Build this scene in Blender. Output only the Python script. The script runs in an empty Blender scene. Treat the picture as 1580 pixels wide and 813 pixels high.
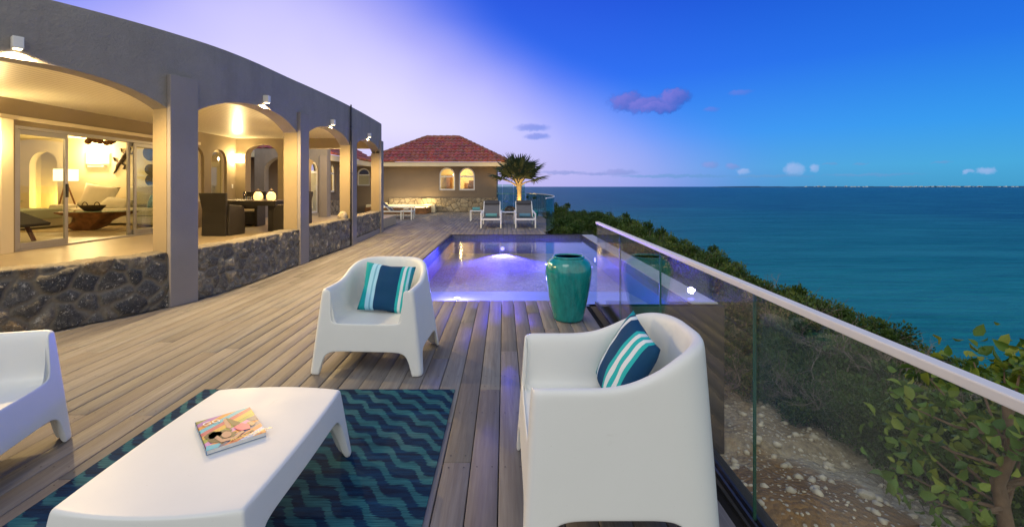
import bpy, bmesh, math, random
import numpy as np
from mathutils import Vector, Matrix, Euler, noise as mnoise
R = math.radians
PI = math.pi
sc = bpy.context.scene
col = sc.collection
random.seed(7)

# ------------------------------------------------------------------ helpers
def link(o, parent=None):
    col.objects.link(o)
    if parent is not None:
        o.parent = parent
    return o

def tag(o, label=None, cat=None, group=None, kind=None):
    if label: o['label'] = label
    if cat: o['category'] = cat
    if group: o['group'] = group
    if kind: o['kind'] = kind
    return o

def thing(name, label, cat, loc=(0, 0, 0), rz=0.0, group=None):
    o = bpy.data.objects.new(name, None)
    o.empty_display_size = 0.1
    o.location = loc
    o.rotation_euler = (0, 0, rz)
    link(o)
    return tag(o, label, cat, group)

def root_of(o):
    while o.parent is not None:
        o = o.parent
    return o

def copy_tree(o, parent=None):
    c = o.copy()
    col.objects.link(c)
    c.parent = parent
    for ch in list(o.children):
        copy_tree(ch, c)
    return c

class MB:
    """collects shapes into one mesh"""
    def __init__(s):
        s.v = []; s.f = []; s.c = []; s.m = []
    def add(s, vs, fs, c=None, m=0):
        b = len(s.v)
        s.v += [tuple(v) for v in vs]
        for f in fs:
            s.f.append(tuple(b + i for i in f)); s.c.append(c); s.m.append(m)
        return s
    def box(s, x0, x1, y0, y1, z0, z1, c=None, m=0):
        vs = [(x0,y0,z0),(x1,y0,z0),(x1,y1,z0),(x0,y1,z0),(x0,y0,z1),(x1,y0,z1),(x1,y1,z1),(x0,y1,z1)]
        return s.add(vs, [(0,3,2,1),(4,5,6,7),(0,1,5,4),(1,2,6,5),(2,3,7,6),(3,0,4,7)], c, m)
    def obox(s, c0, ax, ay, az, c=None, m=0):
        """box from centre and three half-axis vectors"""
        c0, ax, ay, az = Vector(c0), Vector(ax), Vector(ay), Vector(az)
        vs = [c0 + i*ax + j*ay + k*az for k in (-1,1) for i, j in ((-1,-1),(1,-1),(1,1),(-1,1))]
        return s.add(vs, [(0,3,2,1),(4,5,6,7),(0,1,5,4),(1,2,6,5),(2,3,7,6),(3,0,4,7)], c, m)
    def tube(s, pts, rad, n=8, c=None, m=0, caps=True):
        pts = [Vector(p) for p in pts]
        rs = rad if isinstance(rad, (list, tuple)) else [rad]*len(pts)
        vs = []; fs = []
        up = Vector((0.3, 0.2, 1)).normalized()
        for i, p in enumerate(pts):
            t = (pts[min(i+1, len(pts)-1)] - pts[max(i-1, 0)])
            t = t.normalized() if t.length > 1e-9 else Vector((0,0,1))
            a = t.cross(up)
            if a.length < 1e-3: a = t.cross(Vector((1,0,0)))
            a.normalize(); b = t.cross(a)
            for k in range(n):
                g = 2*PI*k/n
                vs.append(p + (a*math.cos(g) + b*math.sin(g))*rs[i])
        for i in range(len(pts)-1):
            for k in range(n):
                fs.append((i*n+k, i*n+(k+1) % n, (i+1)*n+(k+1) % n, (i+1)*n+k))
        if caps:
            fs.append(tuple(range(n-1, -1, -1))); fs.append(tuple((len(pts)-1)*n+k for k in range(n)))
        return s.add(vs, fs, c, m)
    def lathe(s, prof, cx=0, cy=0, n=32, c=None, m=0):
        vs = []; fs = []
        for r, z in prof:
            for k in range(n):
                g = 2*PI*k/n
                vs.append((cx + r*math.cos(g), cy + r*math.sin(g), z))
        for i in range(len(prof)-1):
            for k in range(n):
                fs.append((i*n+k, i*n+(k+1) % n, (i+1)*n+(k+1) % n, (i+1)*n+k))
        if prof[0][0] > 1e-6: fs.append(tuple(range(n-1, -1, -1)))
        if prof[-1][0] > 1e-6: fs.append(tuple((len(prof)-1)*n+k for k in range(n)))
        return s.add(vs, fs, c, m)
    def prism(s, poly, z0, z1, c=None, m=0):
        n = len(poly)
        vs = [(x, y, z0) for x, y in poly] + [(x, y, z1) for x, y in poly]
        fs = [tuple(range(n-1, -1, -1)), tuple(range(n, 2*n))] + [(i, (i+1) % n, n+(i+1) % n, n+i) for i in range(n)]
        return s.add(vs, fs, c, m)
    def extr(s, poly, o, u, w, n, d, c=None, m=0):
        """planar polygon (a,b) -> o+a*u+b*w, extruded along n by d"""
        o, u, w, n = Vector(o), Vector(u), Vector(w), Vector(n)
        k = len(poly)
        vs = [o + a*u + b*w for a, b in poly] + [o + a*u + b*w + n*d for a, b in poly]
        fs = [tuple(range(k)), tuple(range(2*k-1, k-1, -1))] + [(i, k+i, k+(i+1) % k, (i+1) % k) for i in range(k)]
        return s.add(vs, fs, c, m)
    def build(s, name, mats, parent=None, smooth=None, bevel=0, seg=2, subsurf=0, fixn=True):
        me = bpy.data.meshes.new(name)
        vs = s.v
        if parent is not None:
            L = root_of(parent).location if root_of(parent).get('_world') else None
            if L is not None:
                vs = [(x-L[0], y-L[1], z-L[2]) for x, y, z in vs]
        me.from_pydata(vs, [], s.f)
        if not isinstance(mats, (list, tuple)): mats = [mats]
        for mm in mats: me.materials.append(mm)
        if len(mats) > 1: me.polygons.foreach_set('material_index', s.m)
        if any(c is not None for c in s.c):
            at = me.color_attributes.new('col', 'FLOAT_COLOR', 'CORNER')
            buf = []
            for f, c in zip(s.f, s.c):
                buf += list((tuple(c) + (1.0,)) if c is not None else (.5, .5, .5, 1))*len(f)
            at.data.foreach_set('color', buf)
        if fixn:
            bm = bmesh.new(); bm.from_mesh(me)
            bmesh.ops.recalc_face_normals(bm, faces=bm.faces)
            bm.to_mesh(me); bm.free()
        if smooth is not None:
            me.polygons.foreach_set('use_smooth', [True]*len(me.polygons))
            if smooth < 180: me.set_sharp_from_angle(angle=R(smooth))
        o = bpy.data.objects.new(name, me)
        if bevel:
            b = o.modifiers.new('b', 'BEVEL'); b.width = bevel; b.segments = seg; b.limit_method = 'ANGLE'; b.angle_limit = R(40)
        if subsurf:
            b = o.modifiers.new('s', 'SUBSURF'); b.levels = subsurf; b.render_levels = subsurf
        return link(o, parent)

def world_thing(name, label, cat, loc, group=None):
    """thing whose parts are given in world coordinates"""
    o = thing(name, label, cat, loc, 0, group); o['_world'] = 1
    return o

def np_mesh(name, verts, faces, mats, parent=None, smooth=False, attrs=None):
    me = bpy.data.meshes.new(name)
    verts = np.asarray(verts, dtype=np.float32); faces = np.asarray(faces, dtype=np.int32)
    k = faces.shape[1]
    me.vertices.add(len(verts)); me.vertices.foreach_set('co', verts.ravel())
    me.loops.add(faces.size); me.loops.foreach_set('vertex_index', faces.ravel())
    me.polygons.add(len(faces)); me.polygons.foreach_set('loop_start', np.arange(0, faces.size, k, dtype=np.int32))
    me.polygons.foreach_set('loop_total', np.full(len(faces), k, dtype=np.int32))
    me.update(calc_edges=True)
    for mm in (mats if isinstance(mats, (list, tuple)) else [mats]): me.materials.append(mm)
    for an, (dom, arr) in (attrs or {}).items():
        a = me.attributes.new(an, 'FLOAT', dom); a.data.foreach_set('value', np.asarray(arr, dtype=np.float32))
    if smooth: me.polygons.foreach_set('use_smooth', [True]*len(me.polygons))
    me.validate()
    o = bpy.data.objects.new(name, me)
    return link(o, parent)

# ------------------------------------------------------------------ node helper
class G:
    """tiny expression builder for shader nodes"""
    def __init__(s, nt): s.nt = nt
    def n(s, t, **kw):
        nd = s.nt.nodes.new(t)
        for k, v in kw.items(): setattr(nd, k, v)
        return nd
    def put(s, sock, v):
        if v is None: return
        if isinstance(v, bpy.types.NodeSocket): s.nt.links.new(v, sock)
        else:
            try: sock.default_value = v
            except Exception: sock.default_value = tuple(v) + (1.0,)
    def m(s, op, a, b=None, c=None, clamp=False):
        nd = s.n('ShaderNodeMath', operation=op, use_clamp=clamp)
        for i, v in enumerate((a, b, c)): s.put(nd.inputs[i], v)
        return nd.outputs[0]
    def vm(s, op, a, b=None, out=0):
        nd = s.n('ShaderNodeVectorMath', operation=op)
        s.put(nd.inputs[0], a); s.put(nd.inputs[1], b)
        return nd.outputs[out]
    def smooth(s, x, a, b, c=0.0, d=1.0):
        nd = s.n('ShaderNodeMapRange', interpolation_type='SMOOTHSTEP')
        for i, v in enumerate((x, a, b, c, d)): s.put(nd.inputs[i], v)
        return nd.outputs[0]
    def lin(s, x, a, b, c=0.0, d=1.0):
        nd = s.n('ShaderNodeMapRange')
        for i, v in enumerate((x, a, b, c, d)): s.put(nd.inputs[i], v)
        return nd.outputs[0]
    def mix(s, f, a, b, mode='MIX'):
        nd = s.n('ShaderNodeMix', data_type='RGBA', blend_type=mode)
        s.put(nd.inputs[0], f); s.put(nd.inputs[6], a); s.put(nd.inputs[7], b)
        return nd.outputs[2]
    def ramp(s, x, stops, interp='LINEAR'):
        nd = s.n('ShaderNodeValToRGB'); cr = nd.color_ramp; cr.interpolation = interp
        cr.elements[0].position = stops[0][0]; cr.elements[0].color = tuple(stops[0][1])[:3] + (1,)
        cr.elements[1].position = stops[-1][0]; cr.elements[1].color = tuple(stops[-1][1])[:3] + (1,)
        for p, c in stops[1:-1]:
            e = cr.elements.new(p); e.color = tuple(c)[:3] + (1,)
        s.put(nd.inputs[0], x)
        return nd.outputs[0]
    def coord(s, which='Object'): return s.n('ShaderNodeTexCoord').outputs[which]
    def map(s, v, scale=(1,1,1), loc=(0,0,0), rot=(0,0,0)):
        nd = s.n('ShaderNodeMapping'); s.put(nd.inputs[0], v)
        nd.inputs['Scale'].default_value = scale; nd.inputs['Location'].default_value = loc; nd.inputs['Rotation'].default_value = rot
        return nd.outputs[0]
    def noise(s, v, scale=5, detail=4, rough=.55, out=0, dist=0.0):
        nd = s.n('ShaderNodeTexNoise'); s.put(nd.inputs['Vector'], v)
        nd.inputs['Scale'].default_value = scale; nd.inputs['Detail'].default_value = detail; nd.inputs['Roughness'].default_value = rough
        nd.inputs['Distortion'].default_value = dist
        return nd.outputs[out]
    def vor(s, v, scale=5, feature='F1', out=0, rnd=1.0):
        nd = s.n('ShaderNodeTexVoronoi', feature=feature); s.put(nd.inputs['Vector'], v)
        nd.inputs['Scale'].default_value = scale
        if 'Randomness' in nd.inputs: nd.inputs['Randomness'].default_value = rnd
        return nd.outputs[out]
    def sep(s, v):
        nd = s.n('ShaderNodeSeparateXYZ'); s.put(nd.inputs[0], v); return nd.outputs
    def comb(s, x, y, z):
        nd = s.n('ShaderNodeCombineXYZ')
        for i, v in enumerate((x, y, z)): s.put(nd.inputs[i], v)
        return nd.outputs[0]
    def attr(s, name, out='Fac'):
        nd = s.n('ShaderNodeAttribute'); nd.attribute_name = name; return nd.outputs[out]
    def bump(s, h, strength=.3, dist=.01, normal=None):
        nd = s.n('ShaderNodeBump'); s.put(nd.inputs['Height'], h)
        nd.inputs['Strength'].default_value = strength; nd.inputs['Distance'].default_value = dist
        if normal is not None: s.put(nd.inputs['Normal'], normal)
        return nd.outputs[0]

def newmat(name):
    m = bpy.data.materials.new(name); m.use_nodes = True
    nt = m.node_tree
    b = nt.nodes.get('Principled BSDF')
    return m, G(nt), b

def plain(name, c, rough=.5, metal=0, var=.12, vs=3.0, bump=0.0, bs=60.0, spec=.5, coat=0, sub=0):
    """principled with a little mottling and grain"""
    m, g, b = newmat(name)
    v = g.coord()
    n = g.noise(v, vs, 5)
    k = g.lin(n, .25, .75, 1-var, 1+var)
    cc = g.vm('SCALE', tuple(c)); cc.node.inputs[0].default_value = tuple(c)[:3]; g.put(cc.node.inputs[3], k)
    g.put(b.inputs['Base Color'], cc)
    b.inputs['Roughness'].default_value = rough; b.inputs['Metallic'].default_value = metal
    b.inputs['Specular IOR Level'].default_value = spec
    b.inputs['Coat Weight'].default_value = coat
    if sub:
        b.inputs['Subsurface Weight'].default_value = sub; b.inputs['Subsurface Radius'].default_value = (.02, .02, .02)
    if bump:
        h = g.noise(v, bs, 4, .6)
        g.put(b.inputs['Normal'], g.bump(h, bump, .01))
    return m

def emis(name, c, s):
    m, g, b = newmat(name)
    b.inputs['Base Color'].default_value = tuple(c)+(1,)
    b.inputs['Emission Color'].default_value = tuple(c)+(1,); b.inputs['Emission Strength'].default_value = s
    return m

def glassmat(name, tint, f0=.04, rough=0.0, refl=1.0):
    m, g, b = newmat(name)
    nt = m.node_tree
    geo = g.n('ShaderNodeNewGeometry')
    dt = g.m('ABSOLUTE', g.vm('DOT_PRODUCT', geo.outputs['Incoming'], geo.outputs['Normal'], out=1))
    p = g.m('POWER', g.m('SUBTRACT', 1.0, dt, clamp=True), 5.0)
    fac = g.m('MULTIPLY', g.m('ADD', f0, g.m('MULTIPLY', p, 1-f0)), refl, clamp=True)
    tr = g.n('ShaderNodeBsdfTransparent'); tr.inputs[0].default_value = tuple(tint)+(1,)
    gl = g.n('ShaderNodeBsdfAnisotropic'); gl.inputs['Roughness'].default_value = rough
    gl.inputs[0].default_value = (1, 1, 1, 1)
    mx = g.n('ShaderNodeMixShader'); g.put(mx.inputs[0], fac)
    nt.links.new(tr.outputs[0], mx.inputs[1]); nt.links.new(gl.outputs[0], mx.inputs[2])
    nt.links.new(mx.outputs[0], nt.nodes['Material Output'].inputs[0])
    return m

def vcolmat(name, rough=.5, spec=.5):
    m, g, b = newmat(name)
    g.put(b.inputs['Base Color'], g.attr('col', 'Color')); b.inputs['Roughness'].default_value = rough
    b.inputs['Specular IOR Level'].default_value = spec
    return m

# ------------------------------------------------------------------ materials
M = {}
M['plastic'] = plain('white_plastic', (.75, .775, .77), .5, var=.02, vs=2, bump=.04, bs=350)
M['stucco'] = None
M['stucco_col'] = plain('grey_stucco_column', (.265, .24, .235), .85, var=.10, vs=1.5, bump=.35, bs=55)
M['stucco_in'] = plain('taupe_stucco', (.29, .23, .145), .9, var=.06, vs=1.5, bump=.25, bs=45)
M['stucco_house'] = plain('brown_stucco', (.20, .155, .115), .9, var=.07, vs=1.2, bump=.25, bs=45)
M['cream'] = plain('cream_plaster', (.72, .63, .44), .8, var=.04, vs=1.5, bump=.1, bs=60)
M['white'] = plain('white_paint', (.78, .77, .74), .45, var=.03)
M['alu'] = plain('brushed_aluminium', (.74, .73, .69), .55, metal=.1, var=.05, vs=8)
M['alu_dark'] = plain('grey_door_frame', (.42, .40, .38), .4, metal=.5, var=.05)
M['whitealu'] = plain('white_aluminium', (.75, .77, .78), .35, var=.04)
M['dark'] = plain('dark_metal', (.02, .02, .022), .45, var=.2)
M['sling'] = plain('grey_sling_fabric', (.11, .115, .135), .9, var=.12, vs=12, bump=.3, bs=500)
M['headrest'] = plain('charcoal_cushion', (.045, .047, .055), .85, var=.15, vs=20, bump=.2, bs=400)
M['towel'] = plain('teal_towel', (.10, .30, .33), .95, var=.15, vs=25, bump=.6, bs=250)
M['sofa'] = plain('cream_linen', (.74, .69, .55), .95, var=.06, vs=4, bump=.3, bs=30)
M['throw'] = plain('sage_throw', (.45, .47, .33), .95, var=.1, vs=6, bump=.4, bs=40)
M['rootwood'] = plain('teak_root', (.22, .10, .035), .6, var=.55, vs=7, bump=.6, bs=14)
M['basket'] = plain('woven_basket', (.12, .08, .035), .9, var=.3, vs=30, bump=.6, bs=120)
M['darkbrown'] = plain('dark_cloth', (.035, .028, .025), .9, var=.3, vs=10)
M['redwood'] = plain('red_wood', (.17, .05, .025), .5, var=.3, vs=10)
M['jute'] = plain('jute_rug', (.48, .36, .2), .95, var=.12, vs=20, bump=.5, bs=160)
M['bronze'] = plain('bronze_ornament', (.06, .045, .035), .5, metal=.6, var=.4, vs=20)
M['bluedisc'] = plain('blue_disc', (.10, .16, .22), .5, var=.3, vs=12)
M['wicker'] = None
M['granite'] = plain('table_top', (.09, .075, .06), .25, var=.3, vs=40)
M['shade'] = emis('lamp_shade', (1.0, .80, .48), 1.8)
M['glow'] = emis('warm_bulb', (1.0, .78, .42), 14)
M['flame'] = emis('candle_flame', (1.0, .62, .22), 16)
M['lantern'] = emis('lantern_glow', (1.0, .60, .20), 1.9)
M['poolbulb'] = emis('pool_light', (.30, .25, 1.0), 5)
M['spaglow'] = emis('spa_light', (1.0, .86, .55), 3.0)
M['floor'] = None
M['glass'] = glassmat('clear_glass', (.96, .98, .96), .05)
M['railglass'] = glassmat('railing_glass', (.95, .975, .96), .014, refl=1.0)
M['greenglass'] = glassmat('green_glass', (.62, .80, .78), .06)
M['vcol'] = vcolmat('painted_colours', .35)
M['vcolrough'] = vcolmat('painted_colours_matt', .9)
M['drinkglass'] = glassmat('drinking_glass', (.93, .95, .95), .08)

def _stucco():
    m, g, b = newmat('grey_stucco')
    v = g.coord()
    n = g.noise(v, 1.1, 6, .6); st = g.noise(g.map(v, (2.4, 2.4, .22)), 1, 6, .65); f = g.noise(v, 9, 6, .7)
    c = g.mix(g.lin(n, .3, .7), (.25, .232, .22), (.315, .288, .268))
    c = g.mix(g.lin(st, .5, .72, 0, .45), c, (.17, .155, .15))
    c = g.mix(g.lin(f, .5, .75, 0, .3), c, (.36, .335, .31))
    g.put(b.inputs['Base Color'], c); b.inputs['Roughness'].default_value = .92
    h = g.m('ADD', g.noise(v, 34, 5, .7), g.m('MULTIPLY', g.noise(v, 7, 3), .8))
    g.put(b.inputs['Normal'], g.bump(h, .9, .02))
    return m
M['stucco'] = _stucco()
def _plastic():
    m, g, b = newmat('white_moulded_plastic')
    v = g.coord()
    n = g.noise(v, 2.2, 6, .65); sc_ = g.noise(g.map(v, (40, 6, 18)), 1, 5, .7); d = g.noise(v, 130, 3, .6)
    c = g.mix(g.lin(n, .35, .75, 0, .5), (.755, .775, .765), (.70, .715, .70))
    c = g.mix(g.lin(sc_, .66, .74, 0, .22), c, (.55, .55, .52))
    c = g.mix(g.lin(d, .68, .74, 0, .35), c, (.52, .50, .46))
    g.put(b.inputs['Base Color'], c)
    g.put(b.inputs['Roughness'], g.lin(n, .3, .7, .38, .56))
    g.put(b.inputs['Normal'], g.bump(g.noise(v, 420, 2), .06, .004))
    return m
M['plastic'] = _plastic()
def _wicker():
    m, g, b = newmat('dark_wicker')
    v = g.coord()
    w1 = g.n('ShaderNodeTexWave', wave_type='BANDS', bands_direction='Z'); g.put(w1.inputs[0], v); w1.inputs['Scale'].default_value = 22
    w2 = g.n('ShaderNodeTexWave', wave_type='BANDS', bands_direction='DIAGONAL'); g.put(w2.inputs[0], v); w2.inputs['Scale'].default_value = 16
    h = g.m('MULTIPLY', w1.outputs[1], w2.outputs[1])
    g.put(b.inputs['Base Color'], g.mix(h, (.010, .008, .006), (.032, .022, .016)))
    b.inputs['Roughness'].default_value = .55
    g.put(b.inputs['Normal'], g.bump(h, .5, .01))
    return m
M['wicker'] = _wicker()

def _floor():
    m, g, b = newmat('beige_tiles')
    v = g.coord()
    br = g.n('ShaderNodeTexBrick'); g.put(br.inputs['Vector'], v)
    br.offset = .0; br.inputs['Scale'].default_value = 1.0; br.inputs['Mortar Size'].default_value = .004
    br.inputs['Brick Width'].default_value = .6; br.inputs['Row Height'].default_value = .6
    br.inputs['Color1'].default_value = (.50, .41, .28, 1); br.inputs['Color2'].default_value = (.46, .37, .25, 1); br.inputs['Mortar'].default_value = (.33, .27, .19, 1)
    n = g.noise(v, 6, 6)
    g.put(b.inputs['Base Color'], g.mix(.25, br.outputs[0], g.ramp(n, [(.3, (.36, .28, .18)), (.7, (.60, .5, .36))])))
    b.inputs['Roughness'].default_value = .38
    return m
M['floor'] = _floor()

def _ceil():
    m, g, b = newmat('white_ceiling_planks')
    x = g.sep(g.coord())[0]
    fr = g.m('FRACT', g.m('MULTIPLY', x, 9.0))
    gr = g.m('LESS_THAN', g.m('ABSOLUTE', g.m('SUBTRACT', fr, .5)), .07)
    g.put(b.inputs['Base Color'], g.mix(gr, (.74, .69, .55), (.40, .35, .25)))
    b.inputs['Roughness'].default_value = .35
    g.put(b.inputs['Normal'], g.bump(g.m('SUBTRACT', 1.0, gr), .6, .006))
    return m
M['ceiling'] = _ceil()

def _deck():
    m, g, b = newmat('weathered_deck_boards')
    v = g.coord()
    bid = g.attr('bid')
    x, y, z = g.sep(v)
    off = g.m('MULTIPLY', bid, 37.0)
    vv = g.comb(g.m('ADD', x, off), g.m('ADD', y, g.m('MULTIPLY', bid, 91.0)), z)
    grain = g.noise(g.map(vv, (34, 1.3, 1)), 1.0, 6, .65, dist=.6)
    fine = g.noise(g.map(vv, (170, 5, 1)), 1.0, 3, .6)
    blot = g.noise(g.map(vv, (3.0, 1.1, 1)), 1.0, 5, .6)
    base = g.ramp(bid, [(0, (.195, .186, .182)), (.25, (.25, .244, .242)), (.5, (.165, .152, .148)), (.75, (.265, .26, .26)), (1, (.205, .188, .18))])
    c = g.mix(g.lin(grain, .3, .75, 0, .75), base, (.078, .066, .062))
    c = g.mix(g.lin(blot, .45, .8, 0, .35), c, (.30, .285, .275))
    dk = g.noise(v, .9, 4, .6)
    c = g.mix(g.lin(dk, .5, .8, 0, .5), c, (.11, .096, .092))
    c = g.mix(g.lin(fine, .35, .7, 0, .22), c, (.06, .045, .04))
    g.put(b.inputs['Base Color'], c)
    g.put(b.inputs['Roughness'], g.lin(blot, .3, .8, .58, .78))
    h = g.m('ADD', grain, g.m('MULTIPLY', fine, .5))
    g.put(b.inputs['Normal'], g.bump(h, .35, .004))
    return m
M['deck'] = _deck()

def _stone(name, stops, mortar, bump=.8, bs=26, speck=(.5, .47, .42)):
    m, g, b = newmat(name)
    v = g.coord()
    sid = g.attr('sid'); mortar_lit_top = g.attr('mortar')  # mortar joints on the face, painted light on the wall top
    n = g.noise(v, 17, 8, .68); n2 = g.noise(v, 60, 5, .7)
    n3 = g.noise(v, 38, 6, .75)
    c = g.ramp(sid, stops, 'CONSTANT')
    c = g.mix(g.lin(n3, .42, .58, 0, .8), tuple(0 for q in speck) if False else c, g.mix(.5, c, (.012, .012, .013)))
    c = g.mix(g.lin(n, .35, .68, 0, .75), c, tuple(q*.35 for q in stops[0][1]))
    c = g.mix(g.lin(g.noise(v, 13, 8, .78), .57, .63, 0, .85), c, speck)
    c = g.mix(g.lin(n2, .60, .66, 0, .7), c, tuple(q*1.2 for q in speck))
    c = g.mix(mortar_lit_top, c, g.mix(n, tuple(q*.7 for q in mortar), mortar))
    g.put(b.inputs['Base Color'], c); b.inputs['Roughness'].default_value = .85
    g.put(b.inputs['Normal'], g.bump(g.m('ADD', n, g.m('MULTIPLY', n2, .5)), bump, .02))
    return m
M['basalt'] = _stone('dark_fieldstone', [(0, (.075, .075, .08)), (.2, (.12, .12, .125)), (.38, (.06, .062, .07)), (.56, (.16, .155, .15)), (.74, (.10, .095, .09)), (.88, (.27, .20, .12)), (.95, (.32, .28, .22))], (.21, .185, .145))
M['basalt_pale'] = _stone('pitted_fieldstone', [(0, (.20, .185, .165)), (.22, (.30, .27, .22)), (.42, (.14, .13, .12)), (.60, (.36, .31, .24)), (.78, (.22, .20, .18)), (.88, (.52, .43, .29)), (.95, (.60, .53, .40))], (.30, .265, .21), 1.0, speck=(.56, .51, .42))
M['sandstone'] = _stone('tan_fieldstone', [(0, (.46, .37, .25)), (.25, (.54, .45, .31)), (.5, (.38, .30, .20)), (.75, (.50, .42, .31)), (.9, (.31, .26, .19))], (.10, .08, .06), .4, speck=(.45, .38, .28))

def _roof():
    m, g, b = newmat('terracotta_roof_tiles')
    v = g.coord()
    n = g.noise(v, 3.5, 5); n2 = g.vor(v, 4.2, out=1)
    c = g.mix(g.lin(n, .3, .7), (.24, .062, .05), (.36, .11, .085))
    c = g.mix(.3, c, n2, 'OVERLAY')
    g.put(b.inputs['Base Color'], c); b.inputs['Roughness'].default_value = .6
    return m
M['roof'] = _roof()
M['ridge'] = plain('ridge_tile', (.26, .11, .075), .6, var=.15, vs=4)

def _pot():
    m, g, b = newmat('turquoise_glaze')
    v = g.coord()
    st = g.noise(g.map(v, (7, 7, 1.4)), 3, 7, .65)
    n = g.noise(v, 16, 5, .6)
    z = g.sep(v)[2]
    c = g.ramp(st, [(.3, (.004, .16, .17)), (.5, (.006, .23, .24)), (.75, (.014, .31, .31))])
    c = g.mix(g.lin(n, .56, .74, 0, .6), c, (.0, .10, .14))
    c = g.mix(g.lin(g.noise(v, 55, 4, .7), .6, .72, 0, .5), c, (.05, .36, .33))
    g.put(b.inputs['Base Color'], c)
    b.inputs['Roughness'].default_value = .12; b.inputs['Coat Weight'].default_value = .6; b.inputs['Coat Roughness'].default_value = .05
    g.put(b.inputs['Normal'], g.bump(g.noise(v, 9, 4), .12, .01))
    return m
M['pot'] = _pot()

def _rug():
    m, g, b = newmat('wave_rug')
    v = g.coord()
    x, y, z = g.sep(v)
    wob = g.noise(g.map(v, (3, 3, 1)), 1.5, 3)
    ph = g.m('ADD', g.m('MULTIPLY', g.m('SUBTRACT', x, g.m('MULTIPLY', y, .05)), 2*PI/.165), g.m('MULTIPLY', wob, 2.2))
    s = g.m('MULTIPLY', g.m('SINE', ph), .024)
    t = g.m('ADD', g.m('ADD', y, g.m('MULTIPLY', x, .85)), s)
    t = g.m('ADD', t, g.m('MULTIPLY', g.m('SUBTRACT', g.noise(g.map(v, (7, 90, 1)), 1, 4), .5), .075))
    fr = g.m('ABSOLUTE', g.m('SUBTRACT', g.m('FRACT', g.m('MULTIPLY', t, 1/.14)), .5))
    band = g.smooth(fr, .17, .25, 1, 0)
    st = g.noise(g.map(v, (5, 150, 1)), 1, 4, .7)
    st2 = g.noise(g.map(v, (2.5, 26, 1)), 1, 4, .7)
    bg = g.mix(g.lin(st2, .4, .7), (.001, .010, .036), (.002, .045, .12))
    tl = g.mix(g.lin(st, .3, .72), (.002, .05, .075), (.045, .21, .245))
    tl = g.mix(g.lin(g.noise(v, 2.2, 3), .5, .7, 0, .5), tl, (.12, .22, .21))
    c = g.mix(g.m('MULTIPLY', band, g.lin(st2, .25, .65, .35, 1)), bg, tl)
    g.put(b.inputs['Base Color'], c); b.inputs['Roughness'].default_value = .9; b.inputs['Specular IOR Level'].default_value = .2
    g.put(b.inputs['Normal'], g.bump(g.noise(g.map(v, (60, 260, 1)), 1, 2), .5, .004))
    return m
M['rug'] = _rug()

def _stripe(name, stops):
    m, g, b = newmat(name)
    v = g.coord('Generated')
    x = g.sep(v)[0]
    c = g.ramp(x, stops, 'CONSTANT')
    ob = g.coord()
    g.put(b.inputs['Base Color'], g.mix(.15, c, g.noise(ob, 9, 4, out=1), 'SOFT_LIGHT'))
    b.inputs['Roughness'].default_value = .85; b.inputs['Specular IOR Level'].default_value = .25
    w = g.noise(g.map(ob, (700, 700, 700)), 1, 1)
    wr = g.noise(g.map(ob, (9, 9, 9)), 1, 3)
    g.put(b.inputs['Normal'], g.bump(g.m('ADD', g.m('MULTIPLY', w, .06), wr), .35, .02))
    return m
TEAL = (.006, .33, .37); PALE = (.36, .66, .84); NAVY = (.006, .055, .145); WHT = (.68, .76, .80); AQ = (.02, .42, .45)
M['stripeA'] = _stripe('striped_canvas', [(0, TEAL), (.16, PALE), (.24, (.16, .42, .60)), (.27, PALE), (.33, NAVY), (.75, AQ), (.80, WHT), (.85, AQ), (.89, PALE), (.93, (.02, .24, .36))])
M['stripeB'] = _stripe('striped_canvas_white', [(0, TEAL), (.10, NAVY), (.14, WHT), (.22, NAVY), (.50, AQ), (.57, WHT), (.65, AQ), (.73, WHT), (.80, AQ), (.86, NAVY)])

def _leaf(name, c1, c2, c3):
    m, g, b = newmat(name)
    oi = g.attr('lid')
    c = g.ramp(oi, [(0, c1), (.5, c2), (1, c3)])
    g.put(b.inputs['Base Color'], c); b.inputs['Roughness'].default_value = .5
    b.inputs['Specular IOR Level'].default_value = .35
    nt = m.node_tree
    tl = g.n('ShaderNodeBsdfTranslucent'); g.put(tl.inputs[0], g.mix(.5, c, (.10, .16, .02)))
    mx = g.n('ShaderNodeMixShader'); mx.inputs[0].default_value = .22
    nt.links.new(b.outputs[0], mx.inputs[1]); nt.links.new(tl.outputs[0], mx.inputs[2])
    nt.links.new(mx.outputs[0], nt.nodes['Material Output'].inputs[0])
    return m
M['leafdark'] = _leaf('scrub_leaf', (.02, .052, .012), (.055, .11, .02), (.14, .19, .04))
M['leafgrey'] = _leaf('grey_green_leaf', (.03, .055, .035), (.065, .10, .06), (.12, .15, .08))
M['leaffig'] = _leaf('fig_leaf', (.03, .085, .012), (.10, .19, .02), (.27, .31, .035))
M['palmleaf'] = _leaf('palm_blade', (.035, .06, .03), (.06, .085, .045), (.11, .13, .06))
M['bark'] = plain('bark', (.17, .11, .07), .9, var=.3, vs=14, bump=.6, bs=40)
M['twig'] = plain('dry_twig', (.10, .075, .055), .9, var=.3, vs=14)
M['palmtrunk'] = plain('palm_trunk', (.30, .24, .14), .85, var=.3, vs=12, bump=.7, bs=26)
M['rock'] = plain('pale_limestone', (.62, .55, .42), .9, var=.25, vs=9, bump=.7, bs=22)
M['coral'] = plain('bleached_coral_rock', (.50, .43, .31), .9, var=.3, vs=16, bump=.9, bs=30)
M['conc'] = plain('smooth_concrete', (.33, .31, .30), .8, var=.1, vs=2, bump=.15, bs=60)
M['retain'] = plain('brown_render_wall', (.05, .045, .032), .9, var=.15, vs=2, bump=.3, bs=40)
M['coping'] = plain('pool_coping', (.34, .36, .37), .45, var=.12, vs=6)

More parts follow.
